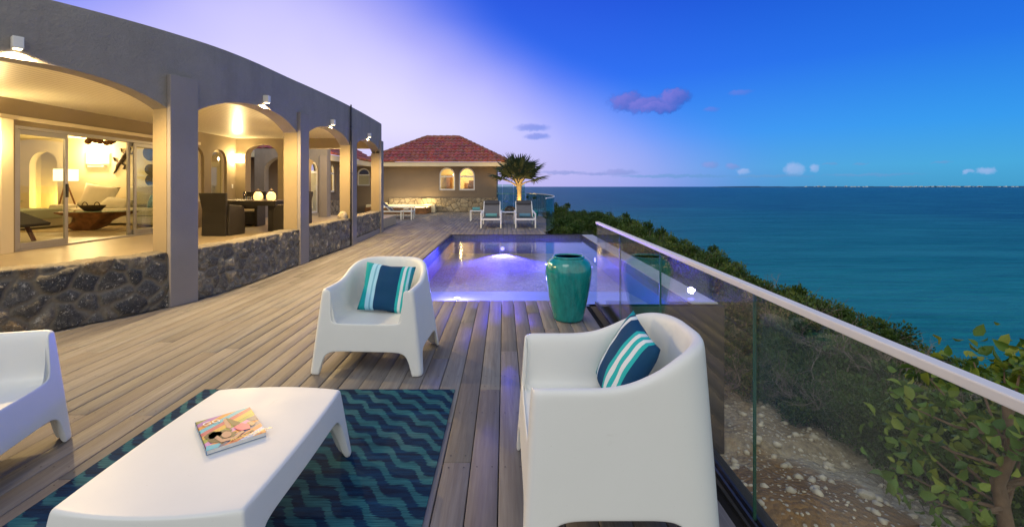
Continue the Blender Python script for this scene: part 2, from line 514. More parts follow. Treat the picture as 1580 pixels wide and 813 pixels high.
def _tile():
    m, g, b = newmat('pool_mosaic')
    v = g.coord()
    x, y, z = g.sep(v)
    s = 1/.05
    lines = None
    for q in (x, y, z):
        f = g.m('LESS_THAN', g.m('ABSOLUTE', g.m('SUBTRACT', g.m('FRACT', g.m('MULTIPLY', q, s)), .5)), .46)
        lines = f if lines is None else g.m('MULTIPLY', lines, f)
    cell = g.n('ShaderNodeTexWhiteNoise'); g.put(cell.inputs[0], g.vm('FLOOR', g.vm('MULTIPLY', v, (s, s, s))))
    c = g.mix(cell.outputs[0], (.018, .028, .045), (.045, .062, .09))
    g.put(b.inputs['Base Color'], g.mix(lines, (.12, .13, .15), c)); b.inputs['Roughness'].default_value = .25
    return m
M['tile'] = _tile()
M['poolfloor'] = plain('grey_pool_plaster', (.38, .44, .48), .7, var=.12, vs=1.5)

def _water(name, tint, body, bscale, bstr, rough, f0=.021):
    m, g, b = newmat(name)
    nt = m.node_tree
    v = g.coord()
    h = g.noise(g.map(v, bscale), 1, 4, .5, dist=.3)
    nrm = g.bump(h, bstr, .05)
    geo = g.n('ShaderNodeNewGeometry')
    dt = g.m('ABSOLUTE', g.vm('DOT_PRODUCT', geo.outputs['Incoming'], nrm, out=1))
    fac = g.m('ADD', f0, g.m('MULTIPLY', g.m('POWER', g.m('SUBTRACT', 1.0, dt, clamp=True), 5.0), 1-f0), clamp=True)
    tr = g.n('ShaderNodeBsdfTransparent'); tr.inputs[0].default_value = tuple(tint)+(1,)
    df = g.n('ShaderNodeBsdfDiffuse'); df.inputs[0].default_value = tuple(body[:3])+(1,)
    m1 = g.n('ShaderNodeMixShader'); m1.inputs[0].default_value = body[3]
    nt.links.new(tr.outputs[0], m1.inputs[1]); nt.links.new(df.outputs[0], m1.inputs[2])
    gl = g.n('ShaderNodeBsdfAnisotropic'); gl.inputs['Roughness'].default_value = rough
    g.put(gl.inputs['Normal'], nrm); gl.inputs[0].default_value = (1, 1, 1, 1)
    mx = g.n('ShaderNodeMixShader'); g.put(mx.inputs[0], fac)
    nt.links.new(m1.outputs[0], mx.inputs[1]); nt.links.new(gl.outputs[0], mx.inputs[2])
    nt.links.new(mx.outputs[0], nt.nodes['Material Output'].inputs[0])
    return m
M['poolwater'] = _water('pool_water', (.74, .80, .98), (.22, .26, .42, .05), (1.1, .55, 1), .16, .10)

def _sea():
    m, g, b = newmat('sea_water')
    v = g.coord()
    x, y, z = g.sep(v)
    dist = g.vm('LENGTH', v, out=1)
    patch = g.noise(g.map(v, (.006, .012, 1)), 1, 5, .6)
    t = g.m('ADD', g.lin(dist, 20, 420, 0, 1), g.m('MULTIPLY', g.m('SUBTRACT', patch, .5), .55))
    c = g.ramp(t, [(0, (.014, .27, .26)), (.25, (.009, .20, .21)), (.6, (.005, .14, .16)), (1, (.004, .085, .145))])
    streak = g.noise(g.map(v, (.07, .55, 1)), 1, 8, .75)
    c = g.mix(g.lin(streak, .4, .65, 0, .7), c, (.002, .055, .085))
    g.put(b.inputs['Base Color'], c)
    b.inputs['Roughness'].default_value = .34; b.inputs['IOR'].default_value = 1.33; b.inputs['Specular IOR Level'].default_value = .10
    sw = g.noise(g.map(v, (.012, .085, 1)), 1, 7, .72)
    c = g.mix(g.lin(sw, .45, .68, 0, .75), c, (.03, .26, .29))
    g.put(b.inputs['Base Color'], c)
    w1 = g.noise(g.map(v, (.25, .6, 1)), 1, 6, .65)
    w2 = g.noise(g.map(v, (1.2, 2.6, 1)), 1, 4, .6)
    g.put(b.inputs['Normal'], g.bump(g.m('ADD', w1, g.m('MULTIPLY', w2, .35)), 1.0, .9))
    return m
M['sea'] = _sea()

def _ground():
    m, g, b = newmat('rocky_soil')
    v = g.coord()
    n = g.noise(v, .55, 6, .6); n2 = g.noise(v, 9, 8, .7)
    vo = g.vor(g.vm('ADD', v, g.vm('SCALE', g.noise(v, 6, 3, out=1), None)), 11)
    gx, gy, gz = g.sep(v)
    hd = g.vm('LENGTH', g.comb(g.m('SUBTRACT', gx, 2.95), g.m('MULTIPLY', g.m('SUBTRACT', gy, 4.25), .8), 0.0), out=1)
    heap = g.smooth(g.m('ADD', hd, g.m('MULTIPLY', g.m('SUBTRACT', g.noise(v, 2.5, 5), .5), .9)), 1.15, .75)
    c = g.mix(g.lin(n, .40, .60), (.44, .33, .19), (.62, .55, .42))
    c = g.mix(heap, c, (.36, .20, .075))
    c = g.mix(g.lin(n2, .35, .7, 0, .7), c, (.17, .13, .085))
    peb = g.vor(v, 16, out=1)
    pd = g.vor(v, 16)
    c = g.mix(g.m('MULTIPLY', g.lin(pd, .30, .22, 0, 1), g.lin(g.sep(peb)[0], .45, .55)), c, g.mix(g.sep(peb)[1], (.68, .60, .45), (.55, .53, .46)))
    pd2 = g.vor(v, 34)
    c = g.mix(g.lin(pd2, .2, .1, 0, .6), c, (.38, .32, .22))
    g.put(b.inputs['Base Color'], c); b.inputs['Roughness'].default_value = .95
    h = g.m('SUBTRACT', g.m('MULTIPLY', n2, 1.0), g.m('MULTIPLY', pd, .9))
    g.put(b.inputs['Normal'], g.bump(h, .9, .05))
    return m
M['ground'] = _ground()
# ------------------------------------------------------------------ camera
CAMH = 1.4; F = 710.0; VX, VY = 778.0, 288.0
cam = bpy.data.cameras.new('camera'); co = bpy.data.objects.new('camera', cam); link(co)
cam.sensor_fit = 'HORIZONTAL'; cam.sensor_width = 36; cam.lens = 36*F/1580
cam.shift_x = 12/1580; cam.shift_y = -(406.5-288)/1580
co.location = (0, 0, CAMH); co.rotation_euler = (R(90), 0, 0)
cam.clip_start = .05; cam.clip_end = 90000
sc.camera = co

# ------------------------------------------------------------------ sky
def make_world():
    w = bpy.data.worlds.new('World'); sc.world = w; w.use_nodes = True
    nt = w.node_tree; nt.nodes.clear(); g = G(nt)
    d = g.vm('NORMALIZE', g.coord('Generated'))
    x, y, z = g.sep(d)
    el = g.m('MULTIPLY', g.m('ARCSINE', z), 180/PI)
    az = g.m('MULTIPLY', g.m('ARCTAN2', x, y), 180/PI)
    base = g.ramp(g.lin(el, 0, 60), [(0, (.10, .30, .60)), (.035, (.095, .34, .71)), (.10, (.045, .28, .84)), (.22, (.017, .15, .80)), (.38, (.006, .075, .62)), (.7, (.02, .09, .45)), (1, (.10, .16, .40))])
    # right-hand part greener and darker, centre more violet
    base = g.mix(g.smooth(az, 5, 50), g.mix(.75, base, (.9, .85, 1.0), 'MULTIPLY'), g.mix(.8, base, (.25, 1.0, .88), 'MULTIPLY'))
    base = g.mix(g.m('MULTIPLY', g.smooth(az, 30, -10, 0, .25), g.smooth(el, 5, 20)), base, (.06, .15, .90))
    # after-glow low on the left
    dx = g.m('DIVIDE', g.m('ADD', az, 22.0), g.lin(el, 0, 20, 40, 22)); dy = g.m('DIVIDE', g.m('SUBTRACT', el, 5.0), g.lin(az, 8, -38, 12.5, 27))
    nz = g.m('MULTIPLY', g.m('SUBTRACT', g.noise(d, 2.2, 3), .5), .5)
    d2 = g.m('ADD', g.m('ADD', g.m('MULTIPLY', dx, dx), g.m('MULTIPLY', dy, dy)), nz)
    gm = g.smooth(d2, 2.3, -.1)
    sky = g.mix(g.m('MULTIPLY', gm, .97), base, g.ramp(gm, [(0, (.10, .22, .92)), (.4, (.28, .32, .93)), (.75, (.52, .48, .93)), (.93, (.66, .61, .94)), (1, (.76, .70, .95))]))
    hb = g.m('MULTIPLY', g.smooth(el, 8, 1.0), g.smooth(az, 30, -3))
    sky = g.mix(g.m('MULTIPLY', hb, .75), sky, (.46, .41, .78))
    # clouds: soft dusk tufts at their places in the sky
    nvec = g.noise(d, 22, 7, .7, out=1); nvec2 = g.noise(d, 75, 5, .7, out=1)
    nx, ny, _ = g.sep(nvec); mx, my, _ = g.sep(nvec2)
    ox = g.m('ADD', g.m('MULTIPLY', g.m('SUBTRACT', nx, .5), 3.2), g.m('MULTIPLY', g.m('SUBTRACT', mx, .5), 1.5))
    oy = g.m('ADD', g.m('MULTIPLY', g.m('SUBTRACT', ny, .5), 2.0), g.m('MULTIPLY', g.m('SUBTRACT', my, .5), 1.1))
    azd = g.m('ADD', az, ox); eld = g.m('ADD', el, oy)
    azs = g.m('ADD', az, g.m('MULTIPLY', ox, .55)); els = g.m('ADD', el, g.m('MULTIPLY', oy, .42))
    def cloud(px, py, rx, ry, small=False):
        a = math.degrees(math.atan((px-VX)/F)); e = math.degrees(math.atan((VY-py)/F*math.cos(R(a))))
        k = math.degrees(1/F)*math.cos(R(a))**1.5
        A, E_ = (azs, els) if small else (azd, eld)
        u = g.m('DIVIDE', g.m('SUBTRACT', A, a), rx*k); v = g.m('DIVIDE', g.m('SUBTRACT', E_, e), ry*k)
        return g.smooth(g.m('ADD', g.m('MULTIPLY', u, u), g.m('MULTIPLY', v, v)), 1.5, .1) if small else g.smooth(g.m('ADD', g.m('MULTIPLY', u, u), g.m('MULTIPLY', v, v)), 1.3, .3), u, v
    def lay(sky, spec, colA, colB, op):
        tot = None; litacc = None
        for sp in spec:
            mk, u, v = cloud(*sp)
            lit = g.m('MULTIPLY', mk, g.lin(g.m('SUBTRACT', v, u), -1.2, 1.2))
            tot = mk if tot is None else g.m('MAXIMUM', tot, mk)
            litacc = lit if litacc is None else g.m('MAXIMUM', litacc, lit)
        return g.mix(g.m('MULTIPLY', tot, op), sky, g.mix(litacc, colB, colA))
    sky = lay(sky, [(968, 157, 30, 17), (1000, 162, 38, 13), (1040, 152, 28, 15), (1015, 166, 40, 9)], (.19, .17, .64), (.02, .10, .52), .95)
    sky = lay(sky, [(1141, 143, 19, 5, True), (1096, 170, 11, 4, True), (822, 197, 27, 6, True), (830, 211, 20, 5, True)], (.14, .19, .68), (.06, .17, .66), .6)
    sky = lay(sky, [(955, 266, 28, 5, True), (870, 266, 40, 3, True), (1095, 254, 14, 6, True), (1131, 256, 11, 5, True), (920, 268, 30, 2.5, True)], (.26, .28, .66), (.14, .24, .58), .6)
    sky = lay(sky, [(1224, 262, 13, 12, True), (1254, 259, 8, 7, True), (1524, 263, 14, 7, True), (1497, 264, 7, 4, True), (1148, 264, 10, 6, True)], (.46, .50, .82), (.26, .42, .74), .55)
    sky = lay(sky, [(1190, 272, 60, 3, True), (1340, 270, 70, 2.5, True), (1457, 250, 14, 2.5, True), (1280, 253, 14, 2, True), (1330, 252, 10, 2, True), (1040, 272, 90, 3, True)], (.12, .30, .58), (.09, .27, .56), .6)
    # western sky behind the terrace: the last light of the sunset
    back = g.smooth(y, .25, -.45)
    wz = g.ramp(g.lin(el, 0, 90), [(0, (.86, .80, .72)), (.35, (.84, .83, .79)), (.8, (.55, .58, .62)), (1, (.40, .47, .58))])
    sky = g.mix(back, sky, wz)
    top = g.smooth(el, 38, 75, 0, .8)
    sky = g.mix(top, sky, (.40, .41, .43))
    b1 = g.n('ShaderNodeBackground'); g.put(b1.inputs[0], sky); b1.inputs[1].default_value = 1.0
    st = g.n('ShaderNodeTexSky'); st.sky_type = 'NISHITA'; st.sun_disc = False
    st.sun_elevation = R(32); st.sun_rotation = R(205); st.air_density = 1; st.dust_density = 1
    b2 = g.n('ShaderNodeBackground'); nt.links.new(st.outputs[0], b2.inputs[0]); b2.inputs[1].default_value = .004
    ad = g.n('ShaderNodeAddShader'); nt.links.new(b1.outputs[0], ad.inputs[0]); nt.links.new(b2.outputs[0], ad.inputs[1])
    out = g.n('ShaderNodeOutputWorld'); nt.links.new(ad.outputs[0], out.inputs[0])
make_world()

def sun():
    l = bpy.data.lights.new('dusk_sun', 'SUN'); l.energy = .5; l.angle = R(28); l.color = (1, .97, .92)
    o = bpy.data.objects.new('dusk_sun', l); link(o)
    # direction the light travels: from behind-left, high
    d = Vector((.30, .62, -.85)).normalized()
    o.rotation_euler = d.to_track_quat('-Z', 'Y').to_euler()
    o.location = (-3, -6, 8)
sun()

LCOUNT = [0]
def lamp(kind, loc, watts, color=(1, .74, .40), radius=.05, to=None, spot=100, blend=.5, size=None):
    l = bpy.data.lights.new('lamp_light', kind); l.energy = watts; l.color = color
    if kind in ('POINT', 'SPOT'): l.shadow_soft_size = radius
    if kind == 'SPOT': l.spot_size = R(spot); l.spot_blend = blend
    if kind == 'AREA': l.size = size or radius
    o = bpy.data.objects.new('lamp_light', l); link(o); o.location = loc
    if to is not None:
        o.rotation_euler = (Vector(to)-Vector(loc)).to_track_quat('-Z', 'Y').to_euler()
    return o
WARM = (1, .68, .28); WARMW = (1, .73, .33)

# ------------------------------------------------------------------ terrain, sea
SEAZ = -15.0
def hash2(x, y): return mnoise.noise(Vector((x, y, 3.1)))
def edge(y):
    if y < 5.66: return 1.15
    if y < 14.2: return 2.45
    return 2.6 + max(0, (22-y))*-.02
def ground_z(x, y):
    e = 1.15 if y < 5.66 else 2.45
    d = x - e
    d = max(d, (y-31)*1.0)
    if d < 0: return -.55
    crest = 4.75 - (1.3 if y >= 5.66 else 0)
    z = -1.72 - .05*d
    if y > 9: z += .35*min(1, (y-9)/8)
    if d > crest:
        q = d-crest
        z -= .35*q + .14*q*q
    z += .13*hash2(x*.7, y*.7) + .06*hash2(x*2.3, y*2.3+9) + .025*hash2(x*7, y*7)
    # brown spoil heap near the railing
    z += .32*math.exp(-(((x-2.95)/.8)**2 + ((y-4.25)/.75)**2))
    return max(z, SEAZ-6)
def make_ground():
    xs = sorted(set(list(np.round(np.concatenate([np.linspace(-70, 1.2, 14), np.linspace(1.26, 7, 80), np.linspace(7.2, 26, 30)]), 3))))
    ys = list(np.round(np.concatenate([np.linspace(-30, 0, 14), np.linspace(.3, 10, 100), np.linspace(10.3, 34, 48), np.linspace(35, 60, 14)]), 3))
    vs = []; fs = []
    for y in ys:
        for x in xs: vs.append((x, y, ground_z(x, y)))
    nx = len(xs)
    for j in range(len(ys)-1):
        for i in range(nx-1): fs.append((j*nx+i, j*nx+i+1, (j+1)*nx+i+1, (j+1)*nx+i))
    o = np_mesh('terrain', vs, fs, M['ground'], smooth=True)
    tag(o, kind='structure')
make_ground()
mb = MB()
S = 45000.0
rings = [0, 60, 200, 800, 4000, S]
vs = []; fs = []; n = 48
for r in rings:
    for k in range(n): vs.append((r*math.cos(2*PI*k/n), r*math.sin(2*PI*k/n), SEAZ - (r/S)**2*0))
for i in range(len(rings)-1):
    for k in range(n): fs.append((i*n+k, i*n+(k+1) % n, (i+1)*n+(k+1) % n, (i+1)*n+k))
mb.add(vs, fs)
sea = mb.build('sea', M['sea']); tag(sea, kind='structure')

def make_island():
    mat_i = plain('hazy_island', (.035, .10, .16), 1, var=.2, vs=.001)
    Y = 9000.0
    rnd = random.Random(5)
    def strip(px0, px1, hpx, seed):
        mb = MB(); n = 70; top = []; 
        for i in range(n+1):
            t = i/n; px = px0 + (px1-px0)*t
            x = (px-VX)/F*Y
            env = min(1, t*7, (1-t)*7)
            h = (hpx*(.55+.6*abs(mnoise.noise(Vector((t*6, seed, 0)))) + .25*mnoise.noise(Vector((t*25, seed, 4)))))*Y/F*max(.12, env)
            top.append((x, h))
        vs = []
        for x, h in top:
            vs += [(x, Y, SEAZ-2), (x, Y+150, SEAZ+h), (x, Y+900, SEAZ+h*.8), (x, Y+1500, SEAZ-2)]
        fs = []
        for i in range(n):
            for k in range(3): fs.append((i*4+k, (i+1)*4+k, (i+1)*4+k+1, i*4+k+1))
        mb.add(vs, fs)
        o = mb.build('distant_island', mat_i, smooth=180); tag(o, kind='structure')
    strip(1130, 1240, 2.2, 1); strip(1235, 1390, 2.0, 4); strip(1370, 1680, 2.6, 9)
    mb = MB()
    wm = plain('far_walls', (.75, .76, .72), .8)
    for px0, px1, cnt in ((1240, 1340, 16), (1368, 1400, 10), (1400, 1510, 46), (1520, 1580, 5)):
        for i in range(cnt):
            px = rnd.uniform(px0, px1); x = (px-VX)/F*Y
            w = rnd.uniform(5, 22); h = rnd.uniform(8, 17); zb = SEAZ + rnd.uniform(4, 14)
            mb.box(x-w, x+w, Y-60, Y-30, zb, zb+h)
    o = mb.build('far_shore_town', wm); tag(o, kind='stuff')
make_island()

# ------------------------------------------------------------------ deck
FX = lambda Y: 1.005 + .0183*Y              # line of the glass railing
POOL = (-1.53, 2.27, 5.68, 13.43)           # inner x0,x1,y0,y1
CURVE = [(1.30, 14.3), (1.66, 15.6), (1.88, 17.3), (1.98, 19.2), (1.90, 21.4), (1.62, 23.4), (1.22, 25.2)]
def cx_at(y):
    for (a, b), (c, d) in zip(CURVE[:-1], CURVE[1:]):
        if b <= y <= d: return a + (c-a)*(y-b)/(d-b)
    return CURVE[0][0] if y < CURVE[0][1] else CURVE[-1][0]
def make_deck():
    W = .141; gap = .005; th = .03
    V = []; Fc = []; bid = []; mi = []
    rnd = random.Random(11)
    def board(x0, x1, y0, y1):
        b = len(V); dz = rnd.uniform(-.0012, .0012); ch = .003
        k = rnd.random()
        for z, c in ((-th, 0), (dz-ch, 0), (dz, ch)):
            V.extend([(x0+c, y0+c, z), (x1-c, y0+c, z), (x1-c, y1-c, z), (x0+c, y1-c, z)])
        fs = [(8, 9, 10, 11)]
        for l in (0, 4):
            for i in range(4):
                j = (i+1) % 4
                fs.append((b*0+l+i, l+j, l+4+j, l+4+i))
        for f in fs: Fc.append(tuple(b+q for q in f)); bid.append(k)
    x = -13.0
    screws = []
    i = 0
    while x < 2.2:
        x0, x1 = x+gap/2, x+W-gap/2; xc = x+W/2
        spans = []
        if xc < FX(2)-.03:
            if x1 < POOL[0]-.03: spans.append((-2.0, 27.0 if xc > -7.7 else 26.9))
            else:
                spans.append((-2.0, POOL[2]-.02)); spans.append((POOL[3]+.10, 25.55))
        else:
            spans.append((POOL[3]+.10, 25.55))
        for y0, y1 in spans:
            if y1 > 15 and x1 > 1.2:
                ya = max(y0, min([q for q in np.arange(13.5, 25.5, .1) if cx_at(q) > x1] or [99]))
                yb = min(y1, max([q for q in np.arange(13.5, 25.5, .1) if cx_at(q) > x1] or [-99]))
                if yb <= ya: continue
                y0, y1 = ya, yb
            y = y0 - (rnd.uniform(0, 2.5) if y0 < 0 else 0); first = True
            while y < y1-.01:
                L = rnd.choice([1.5, 2.0, 2.5, 3.0, 3.5]) if not first else rnd.choice([.8, 1.4, 2.0, 2.6])
                first = False
                e = min(y+L, y1)
                if y1-e < .5: e = y1
                board(x0, x1, y, e-.003)
                if x > -5 and e > 0 and y < 6.2:
                    for q in (y+.05, e-.05): screws.extend([(x0+.03, q), (x1-.03, q)])
                    yy = math.ceil(y/.55)*.55 + .1
                    while yy < e-.2 and yy < 6.2:
                        screws.extend([(x0+.03, yy), (x1-.03, yy)]); yy += .55
                y = e
        x += W
    o = np_mesh('deck', V, Fc, M['deck'], attrs={'bid': ('FACE', bid)})
    tag(o, kind='structure')
    mb = MB()
    for sx, sy in screws:
        if sy < .3 or sy > 6: continue
        if POOL[0]-.03 < sx and sy > POOL[2]-.03: continue
        mb.add([(sx+.0045*math.cos(k*PI/3), sy+.0045*math.sin(k*PI/3), .0022) for k in range(6)], [tuple(range(6))])
    sc_ = mb.build('deck_screw', M['dark']); tag(sc_, kind='structure'); sc_.name = 'deck_fixings'
    # near-black block, painted in place of the shade under the boards
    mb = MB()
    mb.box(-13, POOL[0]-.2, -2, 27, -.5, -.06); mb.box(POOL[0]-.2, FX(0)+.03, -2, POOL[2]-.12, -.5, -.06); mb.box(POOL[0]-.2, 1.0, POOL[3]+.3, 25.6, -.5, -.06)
    o = mb.build('deck_shade_block', plain('void', (.012, .011, .01), 1)); tag(o, kind='structure')
    # retaining wall under the deck edge (seen through the railing)
    mb = MB()
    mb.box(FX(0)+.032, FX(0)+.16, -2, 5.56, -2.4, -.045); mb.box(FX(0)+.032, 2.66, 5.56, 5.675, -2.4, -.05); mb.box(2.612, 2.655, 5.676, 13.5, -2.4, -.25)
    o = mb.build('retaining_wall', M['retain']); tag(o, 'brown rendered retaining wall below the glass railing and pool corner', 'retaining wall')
make_deck()

# ------------------------------------------------------------------ pool
def make_pool():
    x0, x1, y0, y1 = POOL; D = -1.25; wz = -.115
    p = world_thing('swimming_pool', 'rectangular infinity pool with dark mosaic edge and violet underwater lights', 'swimming pool', (.4, 9.5, 0))
    mb = MB()
    # floor, shelf at the near end, walls
    mb.box(x0-.12, x1+.35, y0-.10, y1+.12, D-.15, D)
    mb.extr([(y0, D), (y1, D), (y1, -.95), (y0+1.65, -.45), (y0, -.45)], (x0, 0, 0), (0, 1, 0), (0, 0, 1), (1, 0, 0), x1-x0)
    mb.build('pool_basin', M['poolfloor'], p)
    mb = MB()
    mb.box(x0-.12, x0, y0-.1, y1+.12, D, -.034); mb.box(x0, x1, y1, y1+.12, D, -.034); mb.box(x0, x1, y0-.1, y0, D, -.05)
    mb.build('pool_wall', M['tile'], p)
    mb = MB()
    mb.box(x1, x1+.34, y0-.0, y1+.12, D-.8, -.03)
    mb.build('pool_edge', M['tile'], p)
    mb = MB()
    mb.box(x1+.012, x1+.33, y0-.09, y1+.11, -.03, -.012)
    mb.build('pool_coping', M['coping'], p, bevel=.005)
    mb = MB()
    mb.box(x0-.03, x0-.002, y0-.02, y1+.03, -.034, .004); mb.box(x0-.03, x1, y1-.002, y1+.03, -.034, .004)
    mb.build('pool_trim', M['dark'], p)
    mb = MB()
    mb.add([(x0, y0, wz), (x1, y0, wz), (x1, y1, wz), (x0, y1, wz)], [(0, 1, 2, 3)])
    w = mb.build('water', M['poolwater'], None); tag(w, kind='structure'); w.name = 'pool_water'
    VIO = (.07, .06, 1.0)
    for lx, ly, lz, dx, dy, dz, wt in ((-.45, y0+.10, -.36, 0, .5, -.25, 600), (1.95, y0+.10, -.36, 0, .5, -.25, 700), (-.05, y1-.06, -.40, 0, -1, -.45, 3000), (x1-.05, 11.2, -.38, -1, 0, -.7, 2800)):
        m_ = MB(); nrm = Vector((dx, dy, 0)).normalized(); sd = Vector((-nrm.y, nrm.x, 0))
        pts = [(.055*math.cos(2*PI*k/16), .055*math.sin(2*PI*k/16)) for k in range(16)]
        m_.extr(pts, (lx, ly, lz), sd, (0, 0, 1), nrm, .02)
        m_.build('pool_light', M['poolbulb'], p)
        lamp('SPOT', (lx+.09*nrm.x, ly+.09*nrm.y, lz), wt, VIO, .06, (lx+3*dx, ly+3*dy, lz+3*dz), 92, .6)
make_pool()
def pool_floor_lights():
    p = bpy.data.objects['swimming_pool']
    for x in (-.78,):
        mb = MB(); mb.lathe([(0, -.449), (.05, -.449), (.05, -.435), (.035, -.43), (0, -.43)], x, 7.62, 18); mb.build('floor_light', M['poolbulb'], p)
        lamp('POINT', (x, 7.62, -.30), 60, (.20, .15, 1.0), .05)
pool_floor_lights()

# ------------------------------------------------------------------ glass railing by the chairs
def pane_box(mb, a, b, z0, z1, t=.012):
    a, b = Vector((a[0], a[1], 0)), Vector((b[0], b[1], 0))
    u = (b-a)/2; n = Vector((-u.y, u.x, 0)).normalized()*t/2
    c = (a+b)/2; c.z = (z0+z1)/2
    mb.obox(c, u, n, (0, 0, (z1-z0)/2))
M['ge'] = plain('green_edge', (.03, .10, .07), .15)
def make_rail():
    p = world_thing('glass_railing', 'frameless glass railing with bright aluminium handrail along the sea side', 'railing', (1.05, 2.5, 0))
    js = [5.47, 4.30, 3.13, 1.91, .70, -.5]
    for a, b in zip(js[:-1], js[1:]):
        m_ = MB(); pane_box(m_, (FX(a), a-.004), (FX(b), b+.004), .012, .955)
        m_.build('glass_pane', M['railglass'], p)
        # green polished edge of the pane
        m_ = MB(); m_.obox((FX(b), b+.001, .485), (.006, 0, 0), (0, .003, 0), (0, 0, .47))
        m_.build('pane_edge', M['ge'], p)
    m_ = MB()
    m_.obox(((FX(5.47)+FX(-.5))/2, 2.485, .972), (.019, 0, 0), ((FX(5.47)-FX(-.5))/2, 2.985, 0), (0, 0, .0135))
    m_.build('handrail', M['alu'], p, bevel=.004, seg=2)
    m_ = MB()
    for s_, z in ((-.015, .02), (.015, .02)):
        m_.obox(((FX(5.5)+FX(-.5))/2+s_, 2.5, .012), (.006, 0, 0), ((FX(5.5)-FX(-.5))/2, 3.0, 0), (0, 0, .014))
    m_.build('base_channel', M['dark'], p)
make_rail()

def make_curved_rail():
    p = world_thing('curved_glass_railing', 'curved glass railing with thin rail beyond the pool beside the palm', 'railing', (1.9, 20, 0))
    pts = CURVE
    # smooth resample
    P = [Vector((a, b, 0)) for a, b in pts]
    fine = []
    for i in range(len(P)-1):
        p0, p1, p2, p3 = P[max(i-1, 0)], P[i], P[i+1], P[min(i+2, len(P)-1)]
        for k in range(4):
            t = k/4
            fine.append(.5*((2*p1)+(-p0+p2)*t+(2*p0-5*p1+4*p2-p3)*t*t+(-p0+3*p1-3*p2+p3)*t**3))
    fine.append(P[-1])
    for i in range(0, len(fine)-1, 2):
        m_ = MB()
        for j in (i, i+1):
            if j+1 < len(fine): pane_box(m_, fine[j], fine[j+1], .01, 1.02)
        m_.build('glass_pane', M['greenglass'], p)
    m_ = MB(); m_.tube([(q.x, q.y, 1.035) for q in fine], .018, 6)
    m_.build('handrail', M['whitealu'], p, smooth=60)
make_curved_rail()

def make_screen():
    p = world_thing('glass_screen', 'tall green glass wind screen at the corner of the tiled roof house', 'glass screen', (.2, 25.7, 0))
    for a, b in ((-.62, -.12), (-.09, .5), (.53, 1.15)):
        m_ = MB(); pane_box(m_, (a, 25.72), (b, 25.72), .02, 1.52, .014); m_.build('glass_pane', M['greenglass'], p)
    m_ = MB()
    m_.box(-.6, 1.15, 25.76, 25.80, .98, 1.02); m_.box(-.6, 1.15, 25.76, 25.80, .1, .14)
    m_.build('cross_bar', M['whitealu'], p)
make_screen()
# ------------------------------------------------------------------ villa facade
CP = [(-9.4, -1.6), (-7.3, .6), (-5.42, 2.95), (-3.86, 5.5), (-3.69, 8.38), (-3.66, 11.08), (-3.80, 14.25), (-4.05, 17.4)]
def fpt(u):
    """point of the facade line; u = 0.. at the columns (u=2 is the nearest whole column)"""
    i = int(math.floor(u)); i = max(-0, min(i, 4)); t = u-i
    p0, p1, p2, p3 = (Vector((*CP[k], 0)) for k in (i, i+1, i+2, i+3))
    return .5*((2*p1)+(-p0+p2)*t+(2*p0-5*p1+4*p2-p3)*t*t+(-p0+3*p1-3*p2+p3)*t**3)
def fnrm(u):
    d = fpt(min(u+.01, 5)) - fpt(max(u-.01, 0)); d.normalize()
    return Vector((d.y, -d.x, 0))          # towards the pool
def speed(u): return (fpt(min(u+.02, 5))-fpt(max(u-.02, 0))).length/(min(u+.02, 5)-max(u-.02, 0))
def interp(u, tab):
    for (a, x), (b, y) in zip(tab[:-1], tab[1:]):
        if a <= u <= b: return x+(y-x)*(u-a)/(b-a)
    return tab[-1][1]
ZT = [(0, 3.20), (2, 3.21), (3, 3.29), (5, 3.35)]
ZS = [(0, 2.30), (2, 2.31), (3, 2.36), (5, 2.40)]
HW = .17
TH = .245
PATZ = .317
villa = world_thing('villa', 'grey stucco villa wing with four arches, raised patio and glass doors, lit warm inside', 'villa', (-6, 8, 0))

def make_facade():
    us = []
    for i in range(5):
        hw0 = HW/speed(i+.001); hw1 = HW/speed(i+.999)
        a, b = i+hw0, i+1-hw1
        if i == 0: us.append(0.0)
        n = 40
        seg = [a+(b-a)*(.5-.5*math.cos(PI*k/n)) for k in range(n+1)]
        us += [(q, i, (q-a)/(b-a)) if True else 0 for q in seg]
    us = [q if isinstance(q, tuple) else (q, None, None) for q in us]
    us.append((5.0, None, None))
    V = []; Fc = []
    lay = 7
    for u, i, t in us:
        p = fpt(u); nn = fnrm(u)
        zt, zs = interp(u, ZT), interp(u, ZS)
        if i is None: z0 = zs
        else:
            z0 = zs + .27*(1-abs(2*t-1)**2.4)**.92
        pi_ = p-nn*TH
        rr = .03
        V += [(p.x, p.y, z0), (p.x, p.y, zt-rr), (p.x-nn.x*rr*.3, p.y-nn.y*rr*.3, zt-rr*.3), (p.x-nn.x*rr, p.y-nn.y*rr, zt),
              (pi_.x+nn.x*rr, pi_.y+nn.y*rr, zt), (pi_.x, pi_.y, zt-rr), (pi_.x, pi_.y, z0)]
    n = len(us)
    for k in range(n-1):
        for l in range(lay):
            Fc.append((k*lay+l, (k+1)*lay+l, (k+1)*lay+(l+1) % lay, k*lay+(l+1) % lay))
    mb = MB(); mb.add(V, Fc); mb.add(V[-lay:], [tuple(range(lay))]); mb.add(V[:lay], [tuple(range(lay))])
    mb.build('arcade_wall', M['stucco'], villa, smooth=35)
make_facade()

